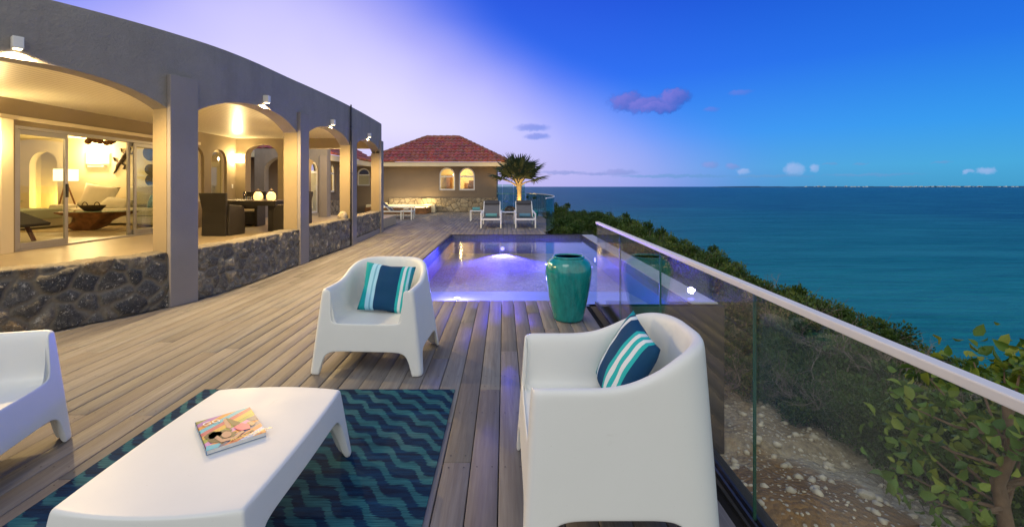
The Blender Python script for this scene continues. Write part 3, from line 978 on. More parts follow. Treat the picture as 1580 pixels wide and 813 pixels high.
def arc_block(mb, u0, u1, off0, off1, z0, z1, n=6):
    """block that follows the facade line between offsets off0 (back) and off1 (front)"""
    V = []; Fc = []
    for k in range(n+1):
        u = u0+(u1-u0)*k/n; p = fpt(u); nn = fnrm(u)
        a = p+nn*off0; b = p+nn*off1
        V += [(b.x, b.y, z0), (b.x, b.y, z1), (a.x, a.y, z1), (a.x, a.y, z0)]
    for k in range(n):
        for l in range(4): Fc.append((k*4+l, (k+1)*4+l, (k+1)*4+(l+1) % 4, k*4+(l+1) % 4))
    Fc += [(0, 1, 2, 3), (n*4+3, n*4+2, n*4+1, n*4)]
    mb.add(V, Fc)
for i in range(0, 6):
    h = HW/speed(min(max(i, .02), 4.98))
    u0, u1 = i-h, i+h
    if i == 5: u0, u1 = 5-2*h, 5.0
    if i == 0: u0, u1 = 0, 2*h
    mb = MB()
    arc_block(mb, u0, u1, -TH+.003, -.002, 0, interp(i, ZS)-.001)
    c = mb.build('column', M['stucco_in'], villa)
    mb = MB()
    arc_block(mb, u0, u1, .0, .062, 0, 2.70+.03*max(0, i-2))
    mb.build('pilaster', M['stucco_col'], c, bevel=.008)

# drainpipe by the third column
def pipe():
    u = 4-HW/speed(4)-.012; p = fpt(u)+fnrm(u)*.035
    mb = MB(); mb.tube([(p.x, p.y, .02), (p.x, p.y, 3.33)],   .018, 10)
    for z in (.6, 1.7, 2.8): mb.tube([(p.x, p.y, z), (p.x, p.y, z+.03)], .024, 10)
    mb.build('drainpipe', M['dark'], villa, smooth=40)
pipe()

# ------------------------------------------------------------------ field-stone walls
def stone_sheet(name, path, z0, z1f, mat, parent, cell=.17, depth=.035, res=.016, seed=0, thick=.3, mort=.016):
    """path(s) -> point, normal (outward); s metres. Front face with modelled stones, rough top and plain back."""
    rs = np.random.RandomState(seed)
    L = path['L']
    ns = max(8, int(L/res)); S = np.linspace(0, L, ns+1)
    zt = np.array([z1f(s) for s in S])
    nz = max(6, int((zt.mean()-z0)/res))
    cw, chh = cell*1.15, cell*.92
    gx = int(L/cw)+4; gz = int(1.2/chh)+4
    px = (np.arange(gx)[:, None]-1.5 + rs.uniform(-.42, .42, (gx, gz)) + (np.arange(gz)[None, :] % 2)*.5)*cw
    pz = (np.arange(gz)[None, :]-1.5 + rs.uniform(-.42, .42, (gx, gz)))*chh
    wgt = rs.uniform(0, 1, gx*gz)**2*cell*.42; ids = rs.rand(gx*gz); amp = rs.uniform(.45, 1.0, gx*gz)
    px = px.ravel(); pz = pz.ravel()
    SS, TT = np.meshgrid(S, np.linspace(0, 1, nz+1), indexing='ij')
    ZZ = z0 + TT*(zt[:, None]-z0)
    wob = np.array([[mnoise.noise(Vector((s*7, z*7, seed))) for z in zr] for s, zr in zip(S, ZZ)])*.035
    wob2 = np.array([[mnoise.noise(Vector((s*7+40, z*7, seed))) for z in zr] for s, zr in zip(S, ZZ)])*.035
    A = (SS+wob).ravel(); B = (ZZ-z0+wob2).ravel()
    f1 = np.full(A.shape, 9.); f2 = np.full(A.shape, 9.); idx = np.zeros(A.shape, int)
    for k in range(len(px)):
        d = np.hypot((A-px[k])*.9, B-pz[k]) - wgt[k]
        m1 = d < f1
        f2 = np.where(m1, f1, np.minimum(f2, d)); idx = np.where(m1, k, idx); f1 = np.where(m1, d, f1)
    e = (f2-f1)
    mortar = 1-np.clip((e-mort*.5)/mort, 0, 1)
    bulge = np.clip(e/(cell*.45), 0, 1)**.5
    disp = depth*bulge*amp[idx]
    rough = np.array([mnoise.noise(Vector((a*22, b*22, seed+5))) + .6*mnoise.noise(Vector((a*55, b*55, seed+6))) for a, b in zip(A, B)])*.011
    disp = (disp + rough*(1-mortar)).reshape(SS.shape)
    V = []; sid = []; mortar_lit_top = []
    nzv = nz+1
    P = [path['f'](s) for s in S]
    topn = 4
    rows = nzv + topn + 1
    for i, s in enumerate(S):
        p, nn = P[i]
        for j in range(nzv):
            d = disp[i, j]
            if j == 0: d = 0
            V.append((p.x+nn.x*d, p.y+nn.y*d, ZZ[i, j]))
        for q in range(1, topn+1):
            t = q/topn
            zz = zt[i] + .012*math.sin(min(1, t*1.0)*PI) + .012*mnoise.noise(Vector((s*9, q*2.3, seed)))
            d = disp[i, nzv-1]*(1-t) - thick*t
            V.append((p.x+nn.x*d, p.y+nn.y*d, zz))
        V.append((p.x-nn.x*thick, p.y-nn.y*thick, z0))
    idg = ids[idx].reshape(SS.shape); mg = mortar.reshape(SS.shape)
    for i in range(ns+1):
        sid += list(idg[i])+[idg[i, -1]]*(topn+1); mortar_lit_top += list(mg[i])+[.8]*(topn+1)  # wall top painted paler through the mortar value, as if lit from above
    Fc = []
    for i in range(ns):
        for j in range(rows-1):
            Fc.append((i*rows+j, (i+1)*rows+j, (i+1)*rows+j+1, i*rows+j+1))
    # end caps as fans of quads
    o = np_mesh(name, V, Fc, mat, parent, smooth=False, attrs={'sid': ('POINT', sid), 'mortar': ('POINT', mortar_lit_top)})
    return o
def arc_path(u0, u1, off=0.0):
    n = 400
    us = [u0+(u1-u0)*k/n for k in range(n+1)]
    pts = [fpt(u)+fnrm(u)*off for u in us]
    acc = [0]
    for a, b in zip(pts[:-1], pts[1:]): acc.append(acc[-1]+(b-a).length)
    def f(s):
        k = int(np.interp(s, acc, range(n+1))); u = np.interp(s, acc, us)
        return fpt(u)+fnrm(u)*off, fnrm(u)
    return {'L': acc[-1], 'f': f}
sw_labels = {
    1: 'dark fieldstone low wall nearest the left edge, left of the widest stucco column',
    2: 'dark fieldstone low wall in front of the wicker dining set',
    3: 'dark fieldstone low wall between second and third columns, pale rock on its end',
    4: 'short dark fieldstone low wall at the far end above a grey plinth'}
for i in range(0, 5):
    a = i+HW/speed(max(i, .05))+.0; b = i+1-HW/speed(i+.95)
    if i == 4: b = 5-2*HW/speed(4.98)
    if i == 0: a = 0
    z0 = 0 if i < 4 else .14
    top = .63 if i < 3 else .65
    zz = lambda s, i=i, top=top: top + .014*mnoise.noise(Vector((s*3.1, i*7, 0))) + .010*mnoise.noise(Vector((s*11, i*7, 2)))
    if i == 0: continue
    o = stone_sheet('stone_wall', arc_path(a, b, -.005), z0, zz, M['basalt' if i == 1 else 'basalt_pale'], None, cell=.19 if i == 1 else .13, depth=.05, seed=20+i, thick=.28, res=.013 if i < 3 else .022, mort=.028 if i == 1 else .014)
    tag(o, sw_labels[i], 'stone wall')
mb = MB(); arc_block(mb, 4+HW/speed(4.02)+.002, 5-2*HW/speed(4.98)-.002, -.25, .03, 0, .139)
mb.build('plinth', M['stucco_col'], villa, bevel=.006)

# ------------------------------------------------------------------ patio shell
BX = -8.1
PEND = 13.9
ROOMY = 14.4
mb = MB()
edge_pts = [fpt(u)-fnrm(u)*(TH-.03) for u in [k*.125 for k in range(0, 41)]]
edge_pts = [q for q in edge_pts if q.y > .3]
poly = [(q.x, q.y) for q in edge_pts] + [(-4.1, 17.4), (-7.69, 17.4), (-7.69, 22.0), (BX-.2, 22.0), (BX-.2, edge_pts[0].y)]
mb.prism(poly, -.3, PATZ)
mb.build('patio_floor', M['floor'], villa)
mb = MB()
edge2 = [fpt(u)-fnrm(u)*(TH+.002) for u in [k*.125 for k in range(0, 41)]]
edge2 = [q for q in edge2 if .3 < q.y < PEND-.05]
poly = [(q.x, q.y) for q in edge2] + [(edge2[-1].x, PEND-.003), (BX-.1, PEND-.003), (BX-.1, edge2[0].y)]
mb.prism(poly, 2.85, 3.0)
mb.build('ceiling', M['ceiling'], villa)
# roof slab behind the parapet
mb = MB(); mb.prism([(x+0, y) for x, y in poly], 3.003, 3.06); mb.build('flat_roof', M['conc'], villa)

def arch_poly(w, z0, zs, zc, n=14, x0=0.0):
    pts = [(x0, z0), (x0+w, z0), (x0+w, zs)]
    for k in range(1, n): 
        a = PI*k/n
        pts.append((x0+w/2+w/2*math.cos(a), zs+(zc-zs)*math.sin(a)))
    pts.append((x0, zs))
    return pts
def wall_with_openings(mb, o, u, L, z0, z1, n, d, ops, m=0):
    """wall in the plane o + a*u, thickness d along n, openings = (a0, a1, sill, spring, crown)"""
    o, u, n = Vector(o), Vector(u), Vector(n)
    z = Vector((0, 0, 1))
    ops = sorted(ops); a = 0
    def rect(a0, a1, b0, b1):
        if a1-a0 > 1e-4 and b1-b0 > 1e-4: mb.extr([(a0, b0), (a1, b0), (a1, b1), (a0, b1)], o, u, z, n, d, m=m)
    for a0, a1, sill, spr, cr in ops:
        rect(a, a0, z0, z1)
        rect(a0, a1, z0, sill)
        if cr <= spr+1e-4: rect(a0, a1, spr, z1)
        else:
            k = 14; w = a1-a0
            prev = (a0, spr)
            for q in range(1, k+1):
                an = PI*(1-q/k)
                cur = (a0+w/2+w/2*math.cos(an), spr+(cr-spr)*math.sin(an))
                mb.extr([prev, cur, (cur[0], z1), (prev[0], z1)], o, u, z, n, d, m=m)
                prev = cur
        a = a1
    rect(a, L, z0, z1)

# back wall with sliding door opening and arched windows
DY0, DY1 = 7.62, 11.15
WINS = [(11.72, 12.42), (12.72, 13.44)]
mb = MB()
wall_with_openings(mb, (BX, .5, 0), (0, 1, 0), PEND-.5+.5, PATZ-.1, 3.2, (-1, 0, 0), .2,
    [(DY0-.5, DY1-.5, PATZ-.1, 2.42, 2.42)] + [(a-.5, b-.5, 1.0, 2.12, 2.46) for a, b in WINS])
mb.build('patio_back_wall', M['stucco_in'], villa)
# end wall with wide arch
mb = MB()
wall_with_openings(mb, (BX, PEND, 0), (1, 0, 0), 4.25-.02, PATZ-.1, 3.2, (0, 1, 0), .3,
    [(.28, 1.26, PATZ-.1, 2.33, 2.68), (1.58, 4.2, PATZ-.1, 2.56, 2.56)])
mb.build('patio_end_wall', M['stucco_in'], villa)
# bright trim over and beside the door
mb = MB(); mb.box(BX+.002, BX+.06, 7.30, 12.2, 2.50, 2.57); mb.build('door_trim', M['cream'], villa, bevel=.006)
mb = MB(); mb.box(BX+.002, BX+.09, 7.32, 7.52, PATZ, 2.50); mb.build('door_pillar', M['cream'], villa, bevel=.01)

def sliding_door():
    d = MB()
    f = .05
    d.box(BX-.15, BX-.0, DY0-.001, DY0+.05, PATZ, 2.42); d.box(BX-.15, BX, DY1-.05, DY1, PATZ, 2.42)
    d.box(BX-.15, BX, DY0+.05, DY1-.05, 2.36, 2.42); d.box(BX-.15, BX, DY0+.05, DY1-.05, PATZ, PATZ+.03)
    door = d.build('sliding_door', M['alu_dark'], villa, bevel=.004)
    for a, b, xo in ((DY0+.05, 8.58, -.05), (10.12, DY1-.05, -.05), (10.02, DY1-.1, -.11)):
        q = MB(); w = .06
        q.box(BX+xo-.02, BX+xo+.02, a, a+w, PATZ+.03, 2.36); q.box(BX+xo-.02, BX+xo+.02, b-w, b, PATZ+.03, 2.36)
        q.box(BX+xo-.02, BX+xo+.02, a+w, b-w, 2.28, 2.36); q.box(BX+xo-.02, BX+xo+.02, a+w, b-w, PATZ+.03, PATZ+.13)
        q.build('door_frame', M['alu_dark'], door, bevel=.003)
        q = MB(); q.box(BX+xo-.004, BX+xo+.004, a+w, b-w, PATZ+.13, 2.28)
        q.build('pane', M['glass'], door)
    # pull handle on the closed leaf
    q = MB(); q.box(BX-.03, BX+.0, 8.53, 8.56, 1.2, 1.45); q.build('handle', M['dark'], door)
sliding_door()

def arched_window(parent, o, u, n, w, z0, zs, zc, mullion=True, glass='glass', blind=False, fr='white', sill=True):
    """window set in the plane at o; u along, n outward"""
    o, u, n = Vector(o), Vector(u), Vector(n); z = Vector((0, 0, 1))
    outer = arch_poly(w, z0, zs, zc); t = .07
    inner = [(x, y) for x, y in arch_poly(w-2*t, z0+t, zs, zc-t, x0=t)]
    mb = MB(); k = len(outer)
    V = []; Fc = []
    for (a, b), (c, d) in zip(outer, inner):
        for dep in (0.0, .06):
            V.append(o+u*a+z*b+n*dep); V.append(o+u*c+z*d+n*dep)
    for i in range(k):
        j = (i+1) % k
        A, B, C, D = i*4, i*4+1, i*4+2, i*4+3
        A2, B2, C2, D2 = j*4, j*4+1, j*4+2, j*4+3
        Fc += [(C, D, D2, C2), (A, A2, B2, B), (A, C, C2, A2), (B, B2, D2, D)]
    mb.add(V, Fc)
    if mullion:
        mb.extr([(t, zs-.10), (w-t, zs-.10), (w-t, zs-.02), (t, zs-.02)], o+n*.005, u, z, n, .05)
    fo = mb.build('window', M[fr], parent)
    mb = MB(); mb.extr(inner, o+n*.02, u, z, n, .008); mb.build('pane', M[glass], fo)
    if blind:
        mb = MB(); mb.extr([(t, z0+t), (w-t, z0+t), (w-t, zs-.11), (t, zs-.11)], o-n*.05, u, z, n, .01); mb.build('roller_blind', M['cream'], fo)
    if sill:
        mb = MB(); mb.extr([(-.06, z0-.12), (w+.06, z0-.12), (w+.06, z0-.005), (-.06, z0-.005)], o+n*.0, u, z, n, .14); mb.build('sill', M['stucco_house'], fo, bevel=.01)
    return fo
for a, b in WINS:
    arched_window(villa, (BX-.14, a, 0), (0, 1, 0), (1, 0, 0), b-a, 1.0, 2.12, 2.46, mullion=False, fr='cream', sill=False)
mb = MB(); mb.box(BX+.001, BX+.02, 13.66, 13.72, 1.35, 1.47); mb.build('light_switch', M['white'], villa)

# living-room shell
mb = MB()
mb.box(-16.0, BX-.21, 5.2, ROOMY+.9, PATZ-.2, PATZ-.002)
mb.build('room_floor', M['floor'], villa)
mb = MB()
wall_with_openings(mb, (-16.0, ROOMY, 0), (1, 0, 0), 16.0+BX-.2, PATZ-.002, 2.9, (0, 1, 0), .2, [(16-14.86, 16-13.98, PATZ-.002, 2.05, 2.50)])
mb.box(-16.2, -16.0, 5.2, ROOMY+.2, PATZ, 2.9); mb.box(-16.0, BX-.2, 5.0, 5.2, PATZ, 2.9)
mb.box(-15.3, -13.5, ROOMY+.7, ROOMY+.8, PATZ, 2.9); mb.box(-15.3, -15.2, ROOMY+.2, ROOMY+.7, PATZ, 2.9); mb.box(-13.6, -13.5, ROOMY+.2, ROOMY+.7, PATZ, 2.9)
mb.build('room_wall', M['cream'], villa)
mb = MB(); mb.box(-16.2, BX-.2, 5.0, ROOMY+.9, 2.9, 3.0); mb.build('room_ceiling', M['cream'], villa)
mb = MB(); mb.box(-16.3, BX-.1, .5, ROOMY+1.0, 3.08, 3.15); mb.build('roof_slab', M['conc'], villa)

# ------------------------------------------------------------------ lamps on the villa
def facade_lamp(px, py, u, z, lab, watts):
    p = fpt(u); nn = fnrm(u); tt = Vector((-nn.y, nn.x, 0))
    t = world_thing('wall_lamp', lab, 'wall lamp', (p.x, p.y, z), 'white downlights above the arches')
    c = p+nn*.043; c.z = z
    mb = MB(); mb.obox(c, tt*.038, nn*.042, (0, 0, .055)); mb.build('housing', M['white'], t, bevel=.006)
    mb = MB(); q = c.copy(); q.z = z-.0565; mb.obox(q, tt*.026, nn*.03, (0, 0, .0012)); mb.build('lens', M['glow'], t)
    s = c+nn*.0; s.z = z-.085
    lamp('SPOT', s, watts, WARM, .03, (s.x+nn.x*.35, s.y+nn.y*.35, 0), 160, .5)
for (px, py, u, z, lab, wt) in (
    (29, 70, 1.52, 2.715, 'white box downlight above the largest arch at the left edge', 330),
    (407, 153, 2.54, 2.735, 'white box downlight above the arch over the dining set', 330),
    (511, 190, 3.50, 2.755, 'white box downlight above the third arch from the left', 300),
    (570, 212, 4.46, 2.79, 'small white box downlight above the farthest arch', 300)):
    facade_lamp(px, py, u, z, lab, wt)

def sconce(loc, n, lab, watts, w=.14, h=.28, name='wall_sconce'):
    n = Vector(n); tt = Vector((-n.y, n.x, 0))
    t = world_thing(name, lab, 'wall sconce', loc)
    c = Vector(loc)+n*.09
    mb = MB(); mb.obox(Vector(loc)+n*.012, tt*.05, n*.012, (0, 0, .09)); mb.build('back_plate', M['alu'], t, bevel=.004)
    mb = MB()
    pts = [(w*math.cos(PI*k/10), .11*math.sin(PI*k/10)) for k in range(11)]
    V = []; 
    for z in (-h/2, h/2): V += [Vector(loc)+n*(.024+b)+tt*a+Vector((0, 0, z)) for a, b in pts]
    mb.add(V, [(k, k+1, 12+k, 11+k) for k in range(10)])
    mb.build('shade', M['shade'], t, smooth=60)
    q = Vector(loc)+n*.16
    lamp('POINT', (q.x, q.y, loc[2]), watts, WARMW, .07)
    return t
sconce((-7.96, PEND, 2.24), (0, -1, 0), 'glowing wall sconce in the patio corner beside the arched passage', 100)
sconce((BX, 7.05, 2.1), (1, 0, 0), 'glowing wall sconce left of the sliding door at the photo edge', 80)
def added_ceiling_lamp(x, y, wt, lab, z=2.85):  # added lamps hidden behind the arcade, there to brighten the patio
    t = world_thing('added_ceiling_lamp', lab, 'added ceiling lamp', (x, y, z))
    mb = MB(); mb.lathe([(0, z-.03), (.09, z-.03), (.10, z-.002), (0, z-.002)], x, y, 20); mb.build('base', M['white'], t, smooth=40)
    mb = MB(); mb.lathe([(0, z-.11), (.05, z-.10), (.08, z-.065), (.085, z-.031), (0, z-.031)], x, y, 20); mb.build('globe', M['shade'], t, smooth=60)
    lamp('POINT', (x, y, z-.24), wt, WARMW, .08)
for u, wt, lab in ((1.5, 55, 'added unseen ceiling lamp behind the largest arch'), (2.5, 52, 'added unseen ceiling lamp behind the arch over the dining set'), (3.5, 42, 'added unseen ceiling lamp behind the third arch')):
    p = fpt(u)-fnrm(u)*(TH+.45); added_ceiling_lamp(p.x, p.y, wt, lab)
lamp('POINT', (-5.35, 15.0, 2.35), 120, WARM, .1)  # added point light with no fitting, warms the passage beyond the patio
# ------------------------------------------------------------------ houses beyond the pool
def tile_slope(mb, a, b, ridge_a, ridge_b, per=.24, row=.36):
    """barrel-tiled slope between eave a->b and ridge ra->rb (trapezoid)"""
    a, b, ra, rb = (Vector(q) for q in (a, b, ridge_a, ridge_b))
    u = (b-a); Lu = u.length; u.normalize()
    mid = (ra+rb)/2; up = mid-a; up -= u*up.dot(u); H = up.length; up.normalize()
    nrm = u.cross(up)
    if nrm.z < 0: nrm = -nrm
    la = (ra-a).dot(u); lb = (rb-a).dot(u)
    rows = max(3, int(H/row)); rh = H/rows
    sub = 6
    for r in range(rows):
        h0, h1 = r*rh, (r+1)*rh+.05
        s0 = la*((r+.5)*rh)/H; s1 = Lu+(lb-Lu)*((r+.5)*rh)/H
        n = max(2, int((s1-s0)/per*sub))
        V = []; Fc = []
        for k in range(n+1):
            s = s0+(s1-s0)*k/n
            wv = abs(math.sin(PI*s/per))**.8*.065
            p = a+u*s
            V.append(p+up*h0+nrm*(wv+.045)); V.append(p+up*min(h1, H)+nrm*(wv+.0)); V.append(p+up*h0+nrm*(-.01))
        for k in range(n):
            Fc.append((k*3, k*3+3, k*3+4, k*3+1)); Fc.append((k*3+2, k*3+5, k*3+3, k*3))
        mb.add(V, Fc)
def cap(mb, a, b, r=.11):
    a, b = Vector(a), Vector(b); n = max(2, int((b-a).length/.36))
    for k in range(n):
        p, q = a+(b-a)*k/n, a+(b-a)*(k+1.12)/n
        mb.tube([p, q], [r*1.1, r*.85], 8)

HX0, HX1, HY = -9.0, -.43, 25.6
def main_house():
    h = world_thing('tiled_roof_house', 'brown stucco house with red tiled hip roof and two lit arched windows', 'house', (-4.5, 26, 0))
    wins = [(-3.62, -2.74), (-2.52, -1.64)]
    mb = MB()
    wall_with_openings(mb, (HX0, HY, 0), (1, 0, 0), HX1-HX0, .0, 2.62, (0, 1, 0), .25, [(a-HX0, b-HX0, 1.20, 2.02, 2.46) for a, b in wins] + [(.82, 1.52, 1.45, 2.1, 2.42)])
    mb.box(HX1-.25, HX1, HY+.25, 31, 0, 2.62); mb.box(HX0, HX0+.25, HY+.25, 31, 0, 2.62); mb.box(HX0, HX1, 31, 31.2, 0, 2.62)
    mb.build('wall', M['stucco_house'], h)
    for a, b in wins:
        arched_window(h, (a, HY+.12, 0), (1, 0, 0), (0, -1, 0), b-a, 1.20, 2.02, 2.46)
    arched_window(h, (HX0+.82, HY+.12, 0), (1, 0, 0), (0, -1, 0), .70, 1.45, 2.1, 2.42, blind=True)
    # lit room behind the windows
    mb = MB(); mb.box(-4.6, -1.0, HY+2.2, HY+2.25, .2, 2.6); mb.box(-4.6, -4.5, HY+.26, HY+2.2, .2, 2.6); mb.box(-1.1, -1.0, HY+.26, HY+2.2, .2, 2.6); mb.box(-4.6, -1.0, HY+.26, HY+2.25, 2.57, 2.61)
    mb.build('room_wall', M['cream'], h)
    mb = MB(); mb.box(-3.45, -3.1, HY+1.9, HY+2.1, .2, 2.1); mb.box(-2.05, -1.75, HY+1.2, HY+1.9, .2, 1.75); mb.box(-2.35, -2.1, HY+1.5, HY+1.9, .2, 1.6)
    mb.build('wardrobe', M['rootwood'], h)
    lamp('POINT', (-2.6, HY+1.1, 2.2), 90, WARM, .12)
    # fascia, soffit
    ex0, ex1, ey = -9.6, .25, 25.1
    mb = MB(); mb.box(ex0, ex1, ey, ey+.05, 2.50, 2.74); mb.box(ex1-.05, ex1, ey+.05, 31.7, 2.50, 2.74)
    mb.box(ex0, ex1-.05, ey+.05, HY+.05, 2.60, 2.64); mb.box(HX1-.02, ex1-.05, HY+.05, 31.7, 2.60, 2.64)
    mb.build('fascia', M['cream'], h, bevel=.01)
    rid = 28.1; rz = 4.42
    A, B = (ex0-.05+1.8, ey-.06, 2.76), (ex1+.06, ey-.06, 2.76)
    RA, RB = (-4.73, rid, rz), (-2.77, rid, rz)
    mb = MB()
    tile_slope(mb, A, B, RA, RB)
    tile_slope(mb, B, (ex1+.06, 31.3, 2.76), RB, RB)
    tile_slope(mb, (ex0+1.75, 31.3, 2.76), A, RA, RA)
    mb.add([A, B, RB, RA], [(0, 1, 2, 3)]); mb.add([B, (ex1+.06, 31.3, 2.76), RB], [(0, 1, 2)]); mb.add([A, (ex0+1.75, 31.3, 2.76), RA], [(0, 1, 2)])
    roof = mb.build('roof', M['roof'], h, fixn=False)
    mb = MB(); cap(mb, A, RA); cap(mb, B, RB); cap(mb, RA, RB); mb.build('ridge_cap', M['ridge'], roof, smooth=50)
    # stone base
    pth = {'L': 6.0, 'f': lambda s: (Vector((-6.35+s, HY-.16, 0)), Vector((0, -1, 0)))}
    o = stone_sheet('stone_base', pth, 0, lambda s: .76+.015*mnoise.noise(Vector((s*3, 1, 1))), M['sandstone'], None, cell=.26, depth=.04, res=.03, seed=44, thick=.15, mort=.022)
    o.parent = h; o.location = -Vector(h.location)
    mb = MB(); mb.box(-9.0, -6.36, HY-.05, HY-.002, 0.0, .42); mb.build('skirting', M['stucco_house'], h)
main_house()

def wing():
    h = world_thing('house_wing', 'low stucco wing with red tiled eave, white door and narrow arched window', 'house', (-8.5, 20, 0))
    WX = -7.7; y0, y1 = 17.5, 22.5
    mb = MB()
    wall_with_openings(mb, (WX, y0, 0), (0, 1, 0), y1-y0, .0, 2.6, (-1, 0, 0), .25, [(.85, 1.72, .32, 2.05, 2.42), (2.95, 3.55, 1.15, 2.05, 2.4)])
    mb.box(-16, WX-.25, y0, y0+.25, 0, 2.6); mb.box(-9.2, WX-.25, y1-.25, y1, 0, 2.6); mb.box(-9.3, -9.05, y1, 25.5, 0, 2.6)
    mb.build('wall', M['stucco_house'], h)
    mb = MB(); mb.box(-9.4, -7.97, y0+.26, y1-.26, .3, .31); mb.build('inner_floor', M['floor'], h)
    mb = MB(); mb.box(-9.45, -9.4, y0+.26, y1-.3, .3, 2.6); mb.build('inner_wall', M['cream'], h)
    lamp('POINT', (-8.6, 20.5, 2.1), 60, WARM, .1)
    d = arched_window(h, (WX-.16, y0+.85, 0), (0, 1, 0), (1, 0, 0), .87, .32, 2.05, 2.42, sill=False); d.name = 'door'
    mb = MB(); mb.box(WX-.17, WX-.14, y0+.93, y0+1.64, .39, 1.94); mb.build('door_leaf', M['cream'], d)
    mb = MB(); mb.box(WX-.14, WX-.08, y0+1.55, y0+1.6, 1.25, 1.45); mb.build('handle', M['alu'], d)
    arched_window(h, (WX-.14, y0+2.95, 0), (0, 1, 0), (1, 0, 0), .6, 1.15, 2.05, 2.4)
    pth = {'L': 3.0, 'f': lambda s: (Vector((WX+.14, y0+2.0+s, 0)), Vector((1, 0, 0)))}
    o = stone_sheet('stone_base', pth, .0, lambda s: .80, M['sandstone'], None, cell=.26, depth=.04, res=.035, seed=45, thick=.13, mort=.022)
    o.parent = h; o.location = -Vector(h.location)
    ex = -7.2
    mb = MB(); mb.box(ex-.05, ex, 16.9, 25.04, 2.48, 2.72); mb.box(-16, ex-.05, 16.9, 16.95, 2.48, 2.72); mb.box(WX-.1, ex-.05, 16.95, 25.04, 2.58, 2.62)
    mb.build('fascia', M['cream'], h, bevel=.01)
    A, B = (ex+.05, 16.85, 2.74), (ex+.05, 25.6, 2.74)
    RA, RB = (-11.2, 20.8, 4.9), (-11.2, 28.1, 4.9)
    mb = MB(); tile_slope(mb, A, B, RA, RB); tile_slope(mb, (-16, 16.85, 2.74), A, (-16, 20.8, 4.9), RA)
    mb.add([A, B, RB, RA], [(0, 1, 2, 3)]); mb.add([(-16, 16.85, 2.74), A, RA, (-16, 20.8, 4.9)], [(0, 1, 2, 3)])
    rf = mb.build('roof', M['roof'], h, fixn=False)
    mb = MB(); cap(mb, A, RA); mb.build('ridge_cap', M['ridge'], rf, smooth=50)
    lamp('POINT', (-6.9, 18.4, 2.2), 60, WARM, .1)
wing()
def portico():
    h = world_thing('entrance_arch', 'grey stucco arch pillar standing before the white door', 'arch', (-6.5, 17.0, 0))
    mb = MB()
    X0, X1, Y = -8.9, -6.30, 16.4
    wall_with_openings(mb, (X0, Y, 0), (1, 0, 0), X1-X0, PATZ-.1, 2.75, (0, 1, 0), .3, [(.35, 2.28, PATZ-.1, 2.0, 2.52)])
    mb.build('arch_wall', M['stucco'], h)
    mb = MB(); mb.box(X1-.26, X1+.0, Y-.06, Y-.003, PATZ, 2.5); mb.build('pilaster', M['stucco_col'], h)
portico()

# ------------------------------------------------------------------ spa beside the house
def spa():
    t = world_thing('spa', 'low dark wood spa box with a glowing white inner edge by the house', 'spa', (-6.0, 24.0, 0))
    mb = MB()
    x0, x1, y0, y1 = -7.1, -3.95, 23.4, 24.9
    mb.box(x0, x1, y0, y0+.2, 0, .33); mb.box(x0, x1, y1-.2, y1, 0, .33); mb.box(x0, x0+.2, y0+.2, y1-.2, 0, .33); mb.box(x1-.2, x1, y0+.2, y1-.2, 0, .33)
    mb.build('wood_surround', M['rootwood'], t, bevel=.01)
    mb = MB(); mb.box(x0+.2, x1-.2, y0+.2, y1-.2, .0, .22); mb.build('basin', M['white'], t)
    mb = MB(); mb.box(x0+.21, x1-.21, y1-.23, y1-.21, .24, .31); mb.box(x0+.21, x1-.21, y0+.21, y0+.23, .24, .31); mb.build('light_strip', M['spaglow'], t)
    mb = MB(); mb.box(x0+.25, x0+.7, y1+.02, y1+.36, .0, .52); mb.box(x0-.4, x1+.2, y1+.02, y1+.4, .0, .42); mb.build('backrest_ledge', M['cream'], t, bevel=.02)
    lamp('AREA', (-5.5, 24.1, .9), 55, (1, .78, .42), to=(-5.5, 24.4, 0), size=1.4)
    lamp('POINT', (-4.2, 24.95, .55), 40, (1, .72, .3), .06)
spa()

